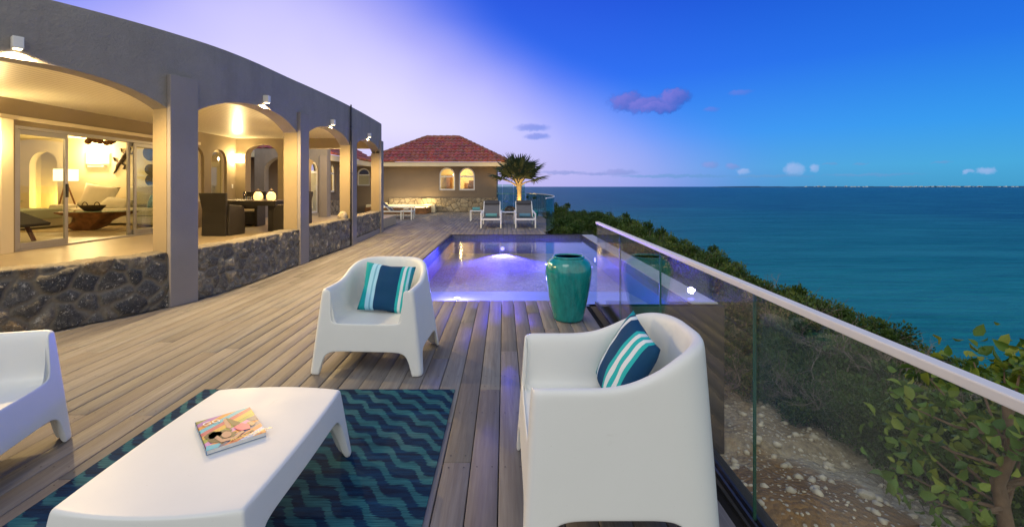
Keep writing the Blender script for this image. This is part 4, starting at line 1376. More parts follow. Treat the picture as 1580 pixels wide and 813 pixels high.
# ------------------------------------------------------------------ sun loungers
def lounger(root, back=.62, towel=True):
    Wd = .62
    mb = MB()
    for s in (-1, 1):
        x = s*Wd/2
        mb.box(x-.02, x+.02, -.95, .95, .27, .32)
    mb.box(-Wd/2+.02, Wd/2-.02, -.95, -.91, .27, .32); mb.box(-Wd/2+.02, Wd/2-.02, .91, .95, .27, .32)
    f = mb.build('frame', M['whitealu'], root, bevel=.006)
    for s in (-1, 1):
        for y in (-.92, .75):
            mb = MB(); x = s*(Wd/2+.022)
            mb.box(x-.022, x+.022, y-.025, y+.025, 0, .46 if y < 0 else .50); mb.build('leg', M['whitealu'], root, bevel=.004)
        mb = MB(); x = s*(Wd/2+.022)
        mb.obox((x, -.085, .49), (.03, 0, 0), (0, .86, .02), (0, 0, .014)); mb.build('armrest', M['whitealu'], root, bevel=.004)
    # reclined sling
    ang = R(back)
    mb = MB(); mb.obox((0, -.45, .325), (Wd/2-.03, 0, 0), (0, .47, 0), (0, 0, .008)); mb.build('seat', M['sling'], root)
    L = .82; c, s_ = math.cos(R(38)), math.sin(R(38))
    mb = MB(); mb.obox((0, .02+L/2*c, .335+L/2*s_), (Wd/2-.03, 0, 0), (0, L/2*c, L/2*s_), (0, -s_*.008, c*.008)); b = mb.build('backrest', M['sling'], root)
    mb = MB()
    for q in (-1, 1): mb.obox((q*(Wd/2-.015), .02+L/2*c, .33+L/2*s_), (.014, 0, 0), (0, L/2*c, L/2*s_), (0, -s_*.016, c*.016))
    mb.obox((0, .02+L*c, .33+L*s_), (Wd/2, 0, 0), (0, .014*c, .014*s_), (0, -s_*.016, c*.016))
    mb.build('back_frame', M['whitealu'], b)
    mb = MB(); k = L-.10
    mb.obox((0, .02+k*c-s_*.035, .34+k*s_+c*.035), (Wd/2-.04, 0, 0), (0, .10*c, .10*s_), (0, -s_*.035, c*.035))
    mb.build('headrest', M['headrest'], root, bevel=.03, seg=3, smooth=180)
for x, lab in ((-.45, 'grey sling lounger beyond the pool on the left of the pair, pale green towel'), (.72, 'grey sling lounger beyond the pool on the right of the pair, blue towel')):
    t = thing('sun_lounger', lab, 'sun lounger', (x, 16.45, 0), 0, 'sun loungers facing the pool'); lounger(t)
    tw = MB(); n = 12
    tw.tube([(x-.2, 16.02, .40), (x-.19, 16.02, .40), (x+.19, 16.02, .40), (x+.2, 16.02, .40)], [.05, .068, .068, .05], 14)
    o = tw.build('towel', M['towel'] if x < 0 else plain('blue_towel', (.09, .22, .32), .95, bump=.5, bs=250), smooth=60)
    tag(o, ('rolled pale green towel' if x < 0 else 'rolled blue towel') + (' on the left pool lounger' if x < 0 else ' on the right pool lounger'), 'towel')
t = thing('sun_lounger', 'white sun lounger lying sideways in front of the glowing spa', 'sun lounger', (-5.0, 20.6, 0), R(90)); lounger(t)

def side_table(x, y, lab, wx=.5, wy=.5, h=.42, glass=False):
    t = thing('side_table', lab, 'side table', (x, y, 0))
    mb = MB(); mb.box(-wx/2, wx/2, -wy/2, wy/2, h-.03, h); mb.build('table_top', M['whitealu'], t, bevel=.006)
    for a in (-1, 1):
        for b in (-1, 1):
            mb = MB(); mb.box(a*(wx/2-.03)-.02, a*(wx/2-.03)+.02, b*(wy/2-.03)-.02, b*(wy/2-.03)+.02, 0, h-.03); mb.build('leg', M['whitealu'], t)
side_table(.13, 17.4, 'white side table between the two pool loungers', .55, .5, .45)
side_table(-1.15, 18.9, 'white side table left of the pool loungers with a green towel', .5, .6, .42)
side_table(-4.15, 19.7, 'white low table at the foot of the sideways lounger', .5, .5, .38)
mb = MB(); mb.tube([(-1.3, 18.9, .49), (-1.0, 18.9, .49)], .065, 12)
tag(mb.build('towel', M['towel'], smooth=60), 'rolled green towel on the white table left of the loungers', 'towel')
mb = MB(); mb.lathe([(0, .38), (.10, .39), (.13, .43), (.09, .48), (.03, .50), (0, .505)], -4.2, 19.7, 14)
tag(mb.build('shell', M['coral'], smooth=60), 'pale shell lying on the white low table near the spa', 'shell')

# ------------------------------------------------------------------ fan palm
def palm(px, y):
    x = (px-VX)/F*y
    t = thing('fan_palm', 'short fan palm with floodlit yellow trunk beside the curved glass railing', 'palm tree', (x, y, 0))
    t.scale = (1.3, 1.3, 1.3)
    rnd = random.Random(3)
    mb = MB(); pts = []; rs = []
    for k in range(22):
        z = k*.058
        pts.append((.03*math.sin(z*2), 0, z)); rs.append(.115-.035*min(1, z/.7)+(.012 if k % 2 else 0)+(.05*max(0, (z-.95)/.3)))
    mb.tube(pts, rs, 12); mb.build('trunk', M['palmtrunk'], t, smooth=60)
    leaves = [];
    N = 19
    for i in range(N):
        f = i/N
        azm = i*2.39996+.5; tilt = R(5+66*f**.95) + rnd.uniform(-.12, .12)
        d = Vector((math.cos(azm)*math.sin(tilt), math.sin(azm)*math.sin(tilt), math.cos(tilt)))
        b = Vector((0, 0, 1.05+.08*rnd.random()))
        Lp = .55+.22*rnd.random()
        tip = b+d*Lp
        mbp = MB()
        mid = b+d*Lp*.5+Vector((0, 0, .05))
        mbp.tube([b, mid, tip], [.045, .026, .015], 6)
        lf = mbp.build('frond', [M['palmtrunk']], t, smooth=60)
        # fan of pleated blades
        side = d.cross(Vector((0, 0, 1)));
        if side.length < .1: side = Vector((1, 0, 0))
        side.normalize(); nn = side.cross(d).normalized()
        V = []; Fc = []; lid = []
        nb = 24; Lb = .74+.14*rnd.random()
        for k in range(nb):
            a = R(-100+200*k/(nb-1)); da = R(200/nb*.5)
            L = Lb*(1-.22*abs(k/(nb-1)-.5)*2)*rnd.uniform(.9, 1.06)
            def pt(r, ang, lift): return tip+(d*math.cos(ang)+side*math.sin(ang))*r + nn*lift
            droop = -.14*L*rnd.uniform(.3, 1.6)
            o = len(V)
            V += [pt(.02, a, 0), pt(L*.55, a-da, .0), pt(L*.55, a, .025), pt(L*.55, a+da, 0), pt(L, a+rnd.uniform(-.05, .05), 0)+Vector((0, 0, droop))]
            Fc += [(o, o+1, o+2), (o, o+2, o+3), (o+1, o+4, o+2), (o+2, o+4, o+3)]
            lid += [rnd.random()*.5+.5*f]*4
        np_mesh('fan_blade', [tuple(q) for q in V], Fc, M['palmleaf'], lf, attrs={'lid': ('FACE', lid)})
    return x
px_ = palm(800, 23.5)
def uplight():
    x = px_-.02; y = 22.9
    t = world_thing('garden_spotlight', 'small dark floodlight at the foot of the palm', 'spotlight', (x, y, 0))
    mb = MB(); mb.tube([(x, y, 0), (x, y, .08)], .05, 10); mb.build('housing', M['dark'], t)
    mb = MB(); mb.tube([(x, y, .081), (x, y, .084)], .035, 10); mb.build('lens', M['glow'], t)
    lamp('SPOT', (x, y, .12), 260, (1, .62, .20), .04, (px_, 23.5, 1.0), 95, .7)
uplight()
def small_planter(x, y, s, lab):
    t = world_thing('plant_pot', lab, 'plant pot', (x, y, 0))
    mb = MB(); mb.lathe([(.10*s, 0), (.15*s, .12*s), (.16*s, .25*s), (.14*s, .26*s), (.12*s, .2*s)], x, y, 16); mb.build('bowl', M['pot'], t, smooth=50)
    rnd = random.Random(int(x*100))
    V = []; Fc = []; lid = []
    for k in range(120):
        a = rnd.uniform(0, 2*PI); e = rnd.uniform(.2, 1.3); L = rnd.uniform(.15, .4)*s
        d = Vector((math.cos(a)*math.cos(e), math.sin(a)*math.cos(e), math.sin(e))); b = Vector((x, y, .22*s)); sd = Vector((-math.sin(a), math.cos(a), 0))*.025*s
        o = len(V); V += [b+d*L*.3-sd, b+d*L*.3+sd, b+d*L]; Fc.append((o, o+1, o+2)); lid.append(rnd.random())
    np_mesh('foliage', [tuple(q) for q in V], Fc, M['leafdark'], t, attrs={'lid': ('FACE', lid)})
small_planter(1.35, 20.6, 1.1, 'small potted plant nearest the camera inside the curved railing')
small_planter(1.45, 21.9, 1.0, 'small potted plant in the middle of the three inside the curved railing')
small_planter(1.15, 22.9, 1.0, 'small potted plant farthest along the curved railing, by the palm')
mb = MB(); 
bm_pts = [(.16*math.cos(k*.7), .16*math.sin(k*.7)) for k in range(9)]
mb.lathe([(0, 0), (.22, .02), (.30, .14), (.27, .30), (.14, .40), (0, .42)], px_-.42, 23.6, 18)
tag(mb.build('boulder', M['dark'], smooth=60), 'dark round boulder left of the palm trunk', 'boulder')
# ------------------------------------------------------------------ moulded plastic lounge furniture
def ring_pts(cols, hw, yf, yb, rf, rb):
    """cols: list of (side, t). Rounded rectangle: front y=yf, back y=yb"""
    out = []
    for side, t in cols:
        if side == 'F': out.append((-(hw-rf)+2*(hw-rf)*t, yf))
        elif side == 'FR': a = -PI/2+t*PI/2; out.append((hw-rf+rf*math.cos(a), yf+rf+rf*math.sin(a)))
        elif side == 'R': out.append((hw, yf+rf+(yb-rb-yf-rf)*t))
        elif side == 'BR': a = t*PI/2; out.append((hw-rb+rb*math.cos(a), yb-rb+rb*math.sin(a)))
        elif side == 'B': out.append(((hw-rb)-2*(hw-rb)*t, yb))
        elif side == 'BL': a = PI/2+t*PI/2; out.append((-(hw-rb)+rb*math.cos(a), yb-rb+rb*math.sin(a)))
        elif side == 'L': out.append((-hw, yb-rb-(yb-rb-yf-rf)*t))
        elif side == 'FL': a = PI+t*PI/2; out.append((-(hw-rf)+rf*math.cos(a), yf+rf+rf*math.sin(a)))
    return out

def armchair_mesh():
    HWB = .425
    # columns around the footprint; side positions chosen so legs and arches have crisp outlines
    legf = [0, .04, .051, .055, .066, .082, .1, .13, .17, .23, .33]
    def sided(n=legf): return n + [.5] + [1-q for q in reversed(n)]
    cols = []
    frt = [0, .028, .039, .0425, .052, .065, .077, .086, .096, .107, .122, .15, .20, .30, .40]
    fs = frt + [.5] + [1-q for q in reversed(frt)]
    cols += [('F', t) for t in fs]
    cols += [('FR', t) for t in (.33, .67)]
    cols += [('R', t) for t in sided()]
    cols += [('BR', t) for t in (.2, .4, .6, .8)]
    cols += [('B', t) for t in sided()]
    cols += [('BL', t) for t in (.2, .4, .6, .8)]
    cols += [('L', t) for t in sided()]
    cols += [('FL', t) for t in (.33, .67)]
    n = len(cols)
    bot = dict(hw=.425, yf=-.385, yb=.375, rf=.035, rb=.10)
    top = dict(hw=.335, yf=-.335, yb=.40, rf=.035, rb=.245)
    def lerp(k): return {q: bot[q]+(top[q]-bot[q])*k for q in bot}
    SEAT = .372
    def arch(d, L, zc):
        d = min(d, L-d)
        tab = [(0, 0), (.0635, 0), (.072, .045), (.083, .095), (.095, .130), (.112, .153), (.145, .169), (.20, .175), (9, .176)]
        for (a, x), (b, y) in zip(tab[:-1], tab[1:]):
            if a <= d <= b: return (x+(y-x)*(d-a)/(b-a))*zc/.176
    ARM, BACK = .625, .765
    def ztop(c, pt_top):
        s, t = c
        y = pt_top[1]
        if s == 'F':
            d = min(t, 1-t)*2*(top['hw'])
            tab = [(0, ARM-.012), (.02, ARM-.004), (.045, ARM-.02), (.053, ARM-.07), (.06, .50), (.068, .425), (.082, .388), (.11, .375), (.2, SEAT), (9, SEAT-.003)]
            for (a, x), (b, z) in zip(tab[:-1], tab[1:]):
                if a <= d <= b: return x+(z-x)*(d-a)/(b-a)
        if s in ('FR', 'FL'): return ARM-.004
        k = (y+.335)/.735
        if k < .36: return ARM + .0*k
        q = min(1, (k-.36)/.62); q = q*q*(3-2*q)
        return ARM+(BACK-ARM)*q
    P1 = ring_pts(cols, **top)
    zt = [ztop(c, p) for c, p in zip(cols, P1)]
    zb = []
    Pb = ring_pts(cols, **bot)
    for c, p in zip(cols, Pb):
        s, t = c
        if s == 'F': L = 2*(.425-.035); zb.append(arch(t*L+.03, L+.06, .176))
        elif s == 'B': L = 2*(.425-.10); zb.append(arch(t*L+.06, L+.12, .176))
        elif s in ('R', 'L'):
            L = .76-.135; d = t*L if s == 'R' else t*L
            a = d+(.03 if s == 'R' else .06)
            zb.append(arch(a, L+.09, .176))
        else: zb.append(0)
    rows = []
    def ringz(zf):
        out = []
        for i in range(n):
            z = zf(i); k = z/BACK
            kk = k
            p = ring_pts([cols[i]], **lerp(kk))[0]
            out.append((p[0], p[1], z))
        return out
    tops = ringz(lambda i: zt[i])
    rows.append(ringz(lambda i: zb[i]))
    for f in (.04, .25, .5, .75, .93):
        rows.append(ringz(lambda i, f=f: zb[i]+(zt[i]-zb[i])*f))
    rows.append(tops)
    # inner rings
    def inset(i, d, dz=None, z=None, cx=0, cy=-.02):
        s, t = cols[i]
        x, y, z0 = tops[i]
        k = tops[i][2]/BACK; r = lerp(k)
        fr = d
        hw = r['hw']-d
        if s == 'F':
            dd = min(t, 1-t)*2*(r['hw']-r['rf'])
            arm = dd < .062
            y2 = y + (.012 if True else 0)
            xx = x
            lim = hw-.0
            xx = max(-lim, min(lim, x)) if arm else x
            return (xx, y+ (d*.25), z if z is not None else z0)
        q = ring_pts([cols[i]], hw=hw, yf=r['yf']+d*.25, yb=r['yb']-d, rf=max(.012, r['rf']-d*.2), rb=max(.05, r['rb']-d*.6))[0]
        return (q[0], q[1], z if z is not None else z0)
    rows.append([inset(i, .022, z=zt[i]+.008) for i in range(n)])
    rows.append([inset(i, .044, z=zt[i]-.002) for i in range(n)])
    rows.append([inset(i, .058, z=max(SEAT, zt[i]-.05) if cols[i][0] != 'F' else min(zt[i], max(SEAT, zt[i]-.03))) for i in range(n)])
    # down the inside to the seat
    def seatp(i, d, z):
        s, t = cols[i]
        hw = .335+ (.425-.335)*.5 - d*.9
        hw = min(hw, .315)
        q = ring_pts([cols[i]], hw=hw-.0, yf=-.352+d*.05, yb=.30-(d-.07), rf=.02, rb=.16)[0]
        return (q[0], q[1], z)
    def mixp(a, b, k): return tuple(a[j]+(b[j]-a[j])*k for j in range(3))
    base = rows[-1]
    se = [seatp(i, .09, SEAT) for i in range(n)]
    rows.append([mixp(base[i], se[i], .5) if cols[i][0] != 'F' else mixp(base[i], se[i], .5) for i in range(n)])
    rows.append([(se[i][0], se[i][1], SEAT+(.022 if cols[i][0] != 'F' else .004*0)) for i in range(n)])
    rows.append([(se[i][0]*.90, se[i][1]*.90-.01, SEAT-.002) for i in range(n)])
    rows.append([(se[i][0]*.5, se[i][1]*.5-.02, SEAT-.012) for i in range(n)])
    V = []; Fc = []
    for r in rows: V += r
    m = len(rows)
    for r in range(m-1):
        for i in range(n):
            j = (i+1) % n
            Fc.append((r*n+i, r*n+j, (r+1)*n+j, (r+1)*n+i))
    c = len(V); V.append((0, -.03, SEAT-.014))
    for i in range(n): Fc.append(((m-1)*n+i, (m-1)*n+(i+1) % n, c))
    # underside: inner wall of the legs and hollow below the seat
    b0 = rows[0]; o1 = len(V)
    und = []
    for i in range(n):
        q = ring_pts([cols[i]], hw=.425-.035, yf=-.385+.03, yb=.375-.035, rf=.02, rb=.08)[0]
        und.append((q[0], q[1], zb[i]))
    V += und; o2 = len(V)
    for i in range(n):
        q = ring_pts([cols[i]], hw=.36, yf=-.33, yb=.30, rf=.02, rb=.08)[0]
        V.append((q[0], q[1], .30))
    c2 = len(V); V.append((0, 0, .30))
    for i in range(n):
        j = (i+1) % n
        Fc.append((j, i, o1+i, o1+j)); Fc.append((o1+j, o1+i, o2+i, o2+j)); Fc.append((o2+j, o2+i, c2))
    return V, Fc
AV, AF = armchair_mesh()
def armchair(x, y, rz, lab):
    mb = MB(); mb.add(AV, AF)
    o = mb.build('armchair', M['plastic'], None, smooth=180, subsurf=2)
    o.location = (x, y, 0); o.rotation_euler = (0, 0, rz)
    return tag(o, lab, 'armchair')
armchair(-1.01, 3.78, R(-3), 'white moulded plastic armchair facing the camera near the pool corner')
armchair(.45, 2.085, R(-90), 'white moulded plastic armchair in the foreground with its back to the glass railing')
armchair(-2.675, 2.08, R(105), 'white moulded plastic armchair cut off by the left edge of the photo')

def low_table():
    legd = [0, .012, .03, .05, .07, .078, .09, .105, .125, .16, .23, .34]
    side = legd+[.5]+[1-q for q in reversed(legd)]
    cols = []
    for s in ('F', 'R', 'B', 'L'):
        cols += [(s, t) for t in side]
        cols += [({'F': 'FR', 'R': 'BR', 'B': 'BL', 'L': 'FL'}[s], t) for t in (.33, .67)]
    n = len(cols); H = .355
    def ring(grow, r, z, bow):
        hw, hy = .315+grow, .445+grow
        pts = ring_pts(cols, hw, -hy, hy, r, r)
        out = []
        for (x, y), (s, t) in zip(pts, cols):
            bx = bow*(1-(2*t-1)**2)
            if s == 'F': y -= bx
            if s == 'B': y += bx
            if s == 'R': x += bx*.35
            if s == 'L': x -= bx*.35
            out.append((x, y, z))
        return out
    def zb(c):
        s, t = c
        if s in ('FR', 'BR', 'BL', 'FL'): return 0
        L = .57 if s in 'FB' else .83
        d = min(t, 1-t)*L+.02
        tab = [(0, 0), (.045, 0), (.062, .12), (.075, .18), (.092, .215), (.12, .238), (.17, .248), (9, .25)]
        for (a, x), (b, y) in zip(tab[:-1], tab[1:]):
            if a <= d <= b: return x+(y-x)*(d-a)/(b-a)
    zbs = [zb(c) for c in cols]
    rows = []
    for f in (0, .06, .3, .6, .92, .98, 1.0):
        rs = []
        for i in range(n):
            z = zbs[i]+(H-.004-zbs[i])*f
            g = .045*(1-z/H)
            g -= (.0 if f < .95 else (.0005 if f < .99 else .003))
            p = ring(g, .014, 0, .035)[i]
            rs.append((p[0], p[1], z))
        rows.append(rs)
    rows.append([(p[0], p[1], H) for p in ring(-.007, .013, H, .035)])
    rows.append([(p[0], p[1], H+.001) for p in ring(-.018, .012, H, .034)])
    rows.append([(p[0]*.5, p[1]*.5, H+.002) for p in ring(-.02, .02, H, .03)])
    V = []; Fc = []
    for r in rows: V += r
    m = len(rows)
    for r in range(m-1):
        for i in range(n):
            j = (i+1) % n; Fc.append((r*n+i, r*n+j, (r+1)*n+j, (r+1)*n+i))
    c = len(V); V.append((0, 0, H+.002))
    for i in range(n): Fc.append(((m-1)*n+i, (m-1)*n+(i+1) % n, c))
    o1 = len(V)
    pin = ring(.012, .02, 0, .03)
    V += [(pin[i][0], pin[i][1], zbs[i]) for i in range(n)]
    o2 = len(V); pin = ring(-.035, .02, 0, .03); V += [(p[0], p[1], .30) for p in pin]
    c2 = len(V); V.append((0, 0, .30))
    for i in range(n):
        j = (i+1) % n
        Fc.append((j, i, o1+i, o1+j)); Fc.append((o1+j, o1+i, o2+i, o2+j)); Fc.append((o2+j, o2+i, c2))
    mb = MB(); mb.add(V, Fc)
    o = mb.build('coffee_table', M['plastic'], None, smooth=180, subsurf=2)
    o.location = (-1.155, 1.925, .004); o.rotation_euler = (0, 0, R(0))
    tag(o, 'white moulded plastic coffee table standing on the navy wave rug', 'coffee table')
low_table()

# rug
def rug():
    mb = MB()
    x0, x1, y0, y1 = -2.06, -.338, .78, 3.165
    n = 30; V = []; Fc = []
    mb.box(x0, x1, y0, y1, .0025, .009)
    o = mb.build('rug', M['rug'], None, bevel=.002); tag(o, 'navy and teal wave patterned outdoor rug under the coffee table', 'rug')
rug()

# cushions
def cushion(loc, rot, w, h, th, mat, lab, name='cushion', cat='cushion', seams=True, n=18):
    V = []; Fc = []
    for sgn in (1, -1):
        for i in range(n+1):
            for j in range(n+1):
                a, b = -1+2*i/n, -1+2*j/n
                e = max(0, (1-a*a))*max(0, (1-b*b))
                k = (1-.10*(1-abs(b))**1.0*abs(a)**6*.9)
                kb = (1-.10*(1-abs(a))**1.0*abs(b)**6*.9)
                wr = .010*mnoise.noise(Vector((a*2.1+loc[0]*9, b*2.1, sgn*2.0)))
                V.append((a*w/2*k, sgn*(th/2*e**.42 + wr*e**.3), b*h/2*kb))
    N = (n+1)**2
    for s_ in (0, 1):
        for i in range(n):
            for j in range(n):
                q = (s_*N+i*(n+1)+j, s_*N+(i+1)*(n+1)+j, s_*N+(i+1)*(n+1)+j+1, s_*N+i*(n+1)+j+1)
                Fc.append(q if s_ == 0 else q[::-1])
    mb = MB(); mb.add(V, Fc)
    o = mb.build(name, mat, None, smooth=180)
    bm = bmesh.new(); bm.from_mesh(o.data); bmesh.ops.remove_doubles(bm, verts=bm.verts, dist=1e-5); bm.to_mesh(o.data); bm.free()
    o.location = loc; o.rotation_euler = rot
    return tag(o, lab, cat)
cushion((-.985, 3.86, .55), (R(-20), R(5), R(-5)), .43, .40, .15, M['stripeA'], 'navy striped cushion with a teal edge on the armchair facing the camera')
cushion((.575, 2.19, .56), (R(-26), R(12), R(-87)), .36, .40, .13, M['stripeB'], 'navy cushion with white and aqua stripes on the foreground armchair')

# turquoise jar
def jar():
    x, y = .677, 4.86
    t = world_thing('glazed_jar', 'large turquoise glazed jar standing on the deck by the pool edge', 'jar', (x, y, 0))
    prof = [(0, 0), (.135, 0), (.152, .008), (.160, .03), (.178, .12), (.205, .24), (.228, .36), (.240, .45), (.243, .51), (.238, .56), (.222, .605), (.196, .635), (.168, .650), (.160, .655)]
    mb = MB(); mb.lathe(prof + [(.152, .655), (.148, .63), (.18, .58), (.215, .50), (.20, .3), (.14, .05), (0, .04)], x, y, 56)
    b = mb.build('jar_body', M['pot'], t, smooth=60)
    mb = MB(); R0, r0 = .157, .0135
    mb.lathe([(R0+r0*math.cos(a), .660+r0*math.sin(a)) for a in [2*PI*k/12 for k in range(13)]], x, y, 56)
    mb.build('rim', M['pot'], t, smooth=180, fixn=True)
jar()

# ------------------------------------------------------------------ magazine on the table
def magazine():
    z = .004+.359
    t = thing('magazine', 'glossy magazine with a rainbow striped cover lying on the coffee table', 'magazine', (-1.165, 1.955, z), R(41))
    W, H = .213, .288
    mb = MB(); mb.box(-W/2+.003, W/2-.002, -H/2+.002, H/2-.002, .001, .016)
    mb.build('pages', plain('paper', (.7, .69, .66), .8, var=.1, vs=60), t)
    mb = MB(); mb.box(-W/2, W/2, -H/2, H/2, .0, .001); mb.box(-W/2, -W/2+.0028, -H/2, H/2, .001, .0165)
    mb.build('back_cover', plain('cover_blue', (.12, .22, .4), .3), t)
    m = MB()
    zc = .0165
    def poly(pts, c, k):
        m.add([(a*W/2, b*H/2, zc+.00035*k) for a, b in pts], [tuple(range(len(pts)))], c)
    cl = [(.20, .22, .05), (.30, .10, .45), (.62, .24, .04), (.02, .42, .58), (.45, .05, .12), (.62, .36, .05), (.20, .30, .03), (.55, .20, .55), (.62, .20, .05), (.03, .06, .22), (.55, .12, .05), (.35, .48, .75), (.6, .2, .05)]
    # slanting bands
    def clip(poly_, a, b, c):            # keep a*x+b*y<=c
        out = []
        for i in range(len(poly_)):
            p, q = poly_[i], poly_[(i+1) % len(poly_)]
            fp, fq = a*p[0]+b*p[1]-c, a*q[0]+b*q[1]-c
            if fp <= 0: out.append(p)
            if fp*fq < 0:
                s = fp/(fp-fq); out.append((p[0]+(q[0]-p[0])*s, p[1]+(q[1]-p[1])*s))
        return out
    sq = [(-1, -1), (1, -1), (1, 1), (-1, 1)]
    nb = len(cl); lo, hi = -1.45, 1.45
    for k, c in enumerate(cl):
        a0 = hi-(hi-lo)*k/nb; a1 = hi-(hi-lo)*(k+1)/nb
        # direction: band across, rising to the right
        q = clip(clip(sq, -.45, 1, a0), .45, -1, -a1)
        if len(q) > 2: poly(q, c, 0)
    HAIR = (.015, .012, .012); SKIN = (.42, .22, .17); PINK = (.75, .06, .20)
    rnd = random.Random(2)
    blob = lambda cx, cy, rx, ry, n=18, j=.15: [(cx+rx*math.cos(2*PI*i/n)*(1+rnd.uniform(-j, j)), cy+ry*math.sin(2*PI*i/n)*(1+rnd.uniform(-j, j))) for i in range(n)]
    poly([(-1, -1), (-.62, -1), (-.45, -.78), (-.95, -.72)], (.0, .42, .60), 1)
    poly(blob(-.40, -.42, .46, .40, 22, .2), HAIR, 2)
    poly(blob(-.62, -.22, .26, .22, 14, .3), HAIR, 2)
    poly([(-.02, .62), (.02, .70), (.40, .10), (.12, -.05)], (.035, .03, .02), 3)
    poly([(-.10, .62), (-.0, .66), (.06, .0), (-.02, -.12), (-.12, -.02)], SKIN, 4)
    poly([(-.62, -.40), (-.50, -.30), (-.40, -.62), (-.05, -.70), (.30, -.45), (.36, -.56), (-.02, -.84), (-.48, -.78)], SKIN, 5)
    poly(blob(-.22, -.42, .16, .20, 14, .05), SKIN, 6)
    poly([(.10, -.10), (.42, .02), (.62, -.22), (.58, -.50), (.28, -.48), (.16, -.30)], PINK, 7)
    poly([(.58, -.02), (.76, -.06), (.82, -.30), (.66, -.36)], (.35, .22, .14), 6)
    poly([(-.5, -.92), (.66, -.70), (.64, -.60), (.2, -.74)], HAIR, 3)
    poly([(.62, .22), (1, .30), (1, -.08), (.74, -.02)], (.02, .04, .16), 2)
    cv = m.build('cover_picture', vcolmat('cover_print', .35, .35), t, fixn=False)
    def text(body, size, x, y, c, nm):
        cu = bpy.data.curves.new(nm, 'FONT'); cu.body = body; cu.size = size
        tmp = bpy.data.objects.new(nm+'_tmp', cu); col.objects.link(tmp)
        bpy.context.view_layer.update()
        me = bpy.data.meshes.new_from_object(tmp.evaluated_get(bpy.context.evaluated_depsgraph_get()))
        bpy.data.objects.remove(tmp)
        me.materials.clear(); me.materials.append(plain(nm+'_ink', c, .3, var=.02))
        o = bpy.data.objects.new(nm, me); link(o, t); o.location = (x, y, zc+.004)
    text('GG', .045, -W/2*.82, H/2*.52, (.75, .75, .75), 'cover_letters')
    text('ANACONDA', .027, -W/2*.22, -H/2*.93, (.62, .42, .05), 'cover_title')
magazine()
# ------------------------------------------------------------------ dining set on the patio
def rbox(mb_parts, name, mat, parent, bevel=.02, seg=3, smooth=None):
    mb = MB()
    for b in mb_parts: mb.box(*b)
    return mb.build(name, mat, parent, bevel=bevel, seg=seg, smooth=smooth)
def wicker_chair(x, y, rz, lab):
    t = thing('wicker_chair', lab, 'dining chair', (x, y, PATZ), rz, 'wicker chairs round the patio table')
    # front = +y
    mb = MB()
    # back with outward sweep (curved profile)
    prof = [(-.31, 0), (-.285, .25), (-.29, .5), (-.33, .75), (-.36, .94)]
    V = []; Fc = []
    for (yy, z), w in zip(prof, (.56, .52, .53, .58, .62)):
        V += [(-w/2, yy, z), (w/2, yy, z), (w/2, yy+.07, z), (-w/2, yy+.07, z)]
    for k in range(len(prof)-1):
        for l in range(4): Fc.append((k*4+l, k*4+(l+1) % 4, (k+1)*4+(l+1) % 4, (k+1)*4+l))
    Fc += [(3, 2, 1, 0), tuple(len(V)-4+q for q in range(4))]
    mb.add(V, Fc); mb.build('backrest', M['wicker'], t, bevel=.012)
    for s in (-1, 1):
        mb = MB()
        pr = [(-.26, 0), (.30, 0), (.31, .40), (.28, .58), (.20, .645), (.0, .665), (-.24, .69)]
        mb.extr(pr, (s*.28-.04, 0, 0), (0, 1, 0), (0, 0, 1), (1, 0, 0), .08)
        mb.build('armrest', M['wicker'], t, bevel=.015)
    rbox([(-.24, .24, -.24, .29, .05, .40)], 'seat_base', M['wicker'], t, .01)
    rbox([(-.235, .235, -.20, .28, .402, .46)], 'seat_cushion', M['cream'], t, .02)
wicker_chair(-6.33, 10.36, R(-4), 'dark wicker dining chair with its back to the camera, left of the table')
wicker_chair(-5.12, 11.15, R(84), 'dark wicker dining chair at the right end of the table, seen from the side')
wicker_chair(-7.05, 12.75, R(186), 'dark wicker dining chair at the far side of the table beneath the sconce')
wicker_chair(-5.75, 12.75, R(178), 'dark wicker dining chair at the far side of the table behind the lanterns')
def dining_table():
    t = world_thing('dining_table', 'dark wicker dining table set with glasses and two lanterns', 'dining table', (-6.2, 11.5, PATZ))
    mb = MB(); mb.box(-7.0, -5.45, 10.98, 12.05, PATZ+.72, PATZ+.75); mb.build('table_top', M['granite'], t, bevel=.004)
    mb = MB(); mb.box(-6.97, -5.48, 11.01, 12.02, PATZ+.62, PATZ+.719); mb.build('apron', M['wicker'], t)
    for x in (-6.9, -5.7):
        mb = MB(); mb.box(x, x+.14, 11.1, 11.9, PATZ, PATZ+.619); mb.build('leg', M['wicker'], t)
dining_table()
def lantern(x, y, lab):
    z = PATZ+.75
    t = world_thing('lantern', lab, 'lantern', (x, y, z))
    mb = MB(); mb.lathe([(0, .0), (.07, .002), (.10, .03), (.105, .10), (.09, .16), (.06, .19), (.05, .20)], x, y, 20)
    t2 = mb
    V = [(a+0, b, c+z) for a, b, c in mb.v]; mb.v = V
    mb.build('glowing_body', M['lantern'], t, smooth=60)
    mb = MB(); mb.tube([(x+.055*math.cos(a), y, z+.19+.075*math.sin(a)) for a in [PI*k/10 for k in range(11)]], .006, 6); mb.build('handle', M['bronze'], t)
    lamp('POINT', (x, y, z+.34), 14, (1, .6, .22), .05)
lantern(-6.07, 11.35, 'glowing candle lantern on the dining table, the left one')
lantern(-5.72, 11.30, 'glowing candle lantern on the dining table, the right one by the chair')
def goblet(x, y, lab):
    z = PATZ+.7505
    mb = MB()
    mb.lathe([(0, 0), (.035, .001), (.034, .004), (.006, .01), (.005, .09), (.03, .11), (.042, .15), (.038, .20), (.035, .205)], x, y, 18)
    mb.v = [(a, b, c+z) for a, b, c in mb.v]
    tag(mb.build('wine_glass', M['drinkglass'], smooth=60), lab, 'wine glass')
goblet(-6.42, 11.4, 'stemmed wine glass on the dining table left of the lanterns')
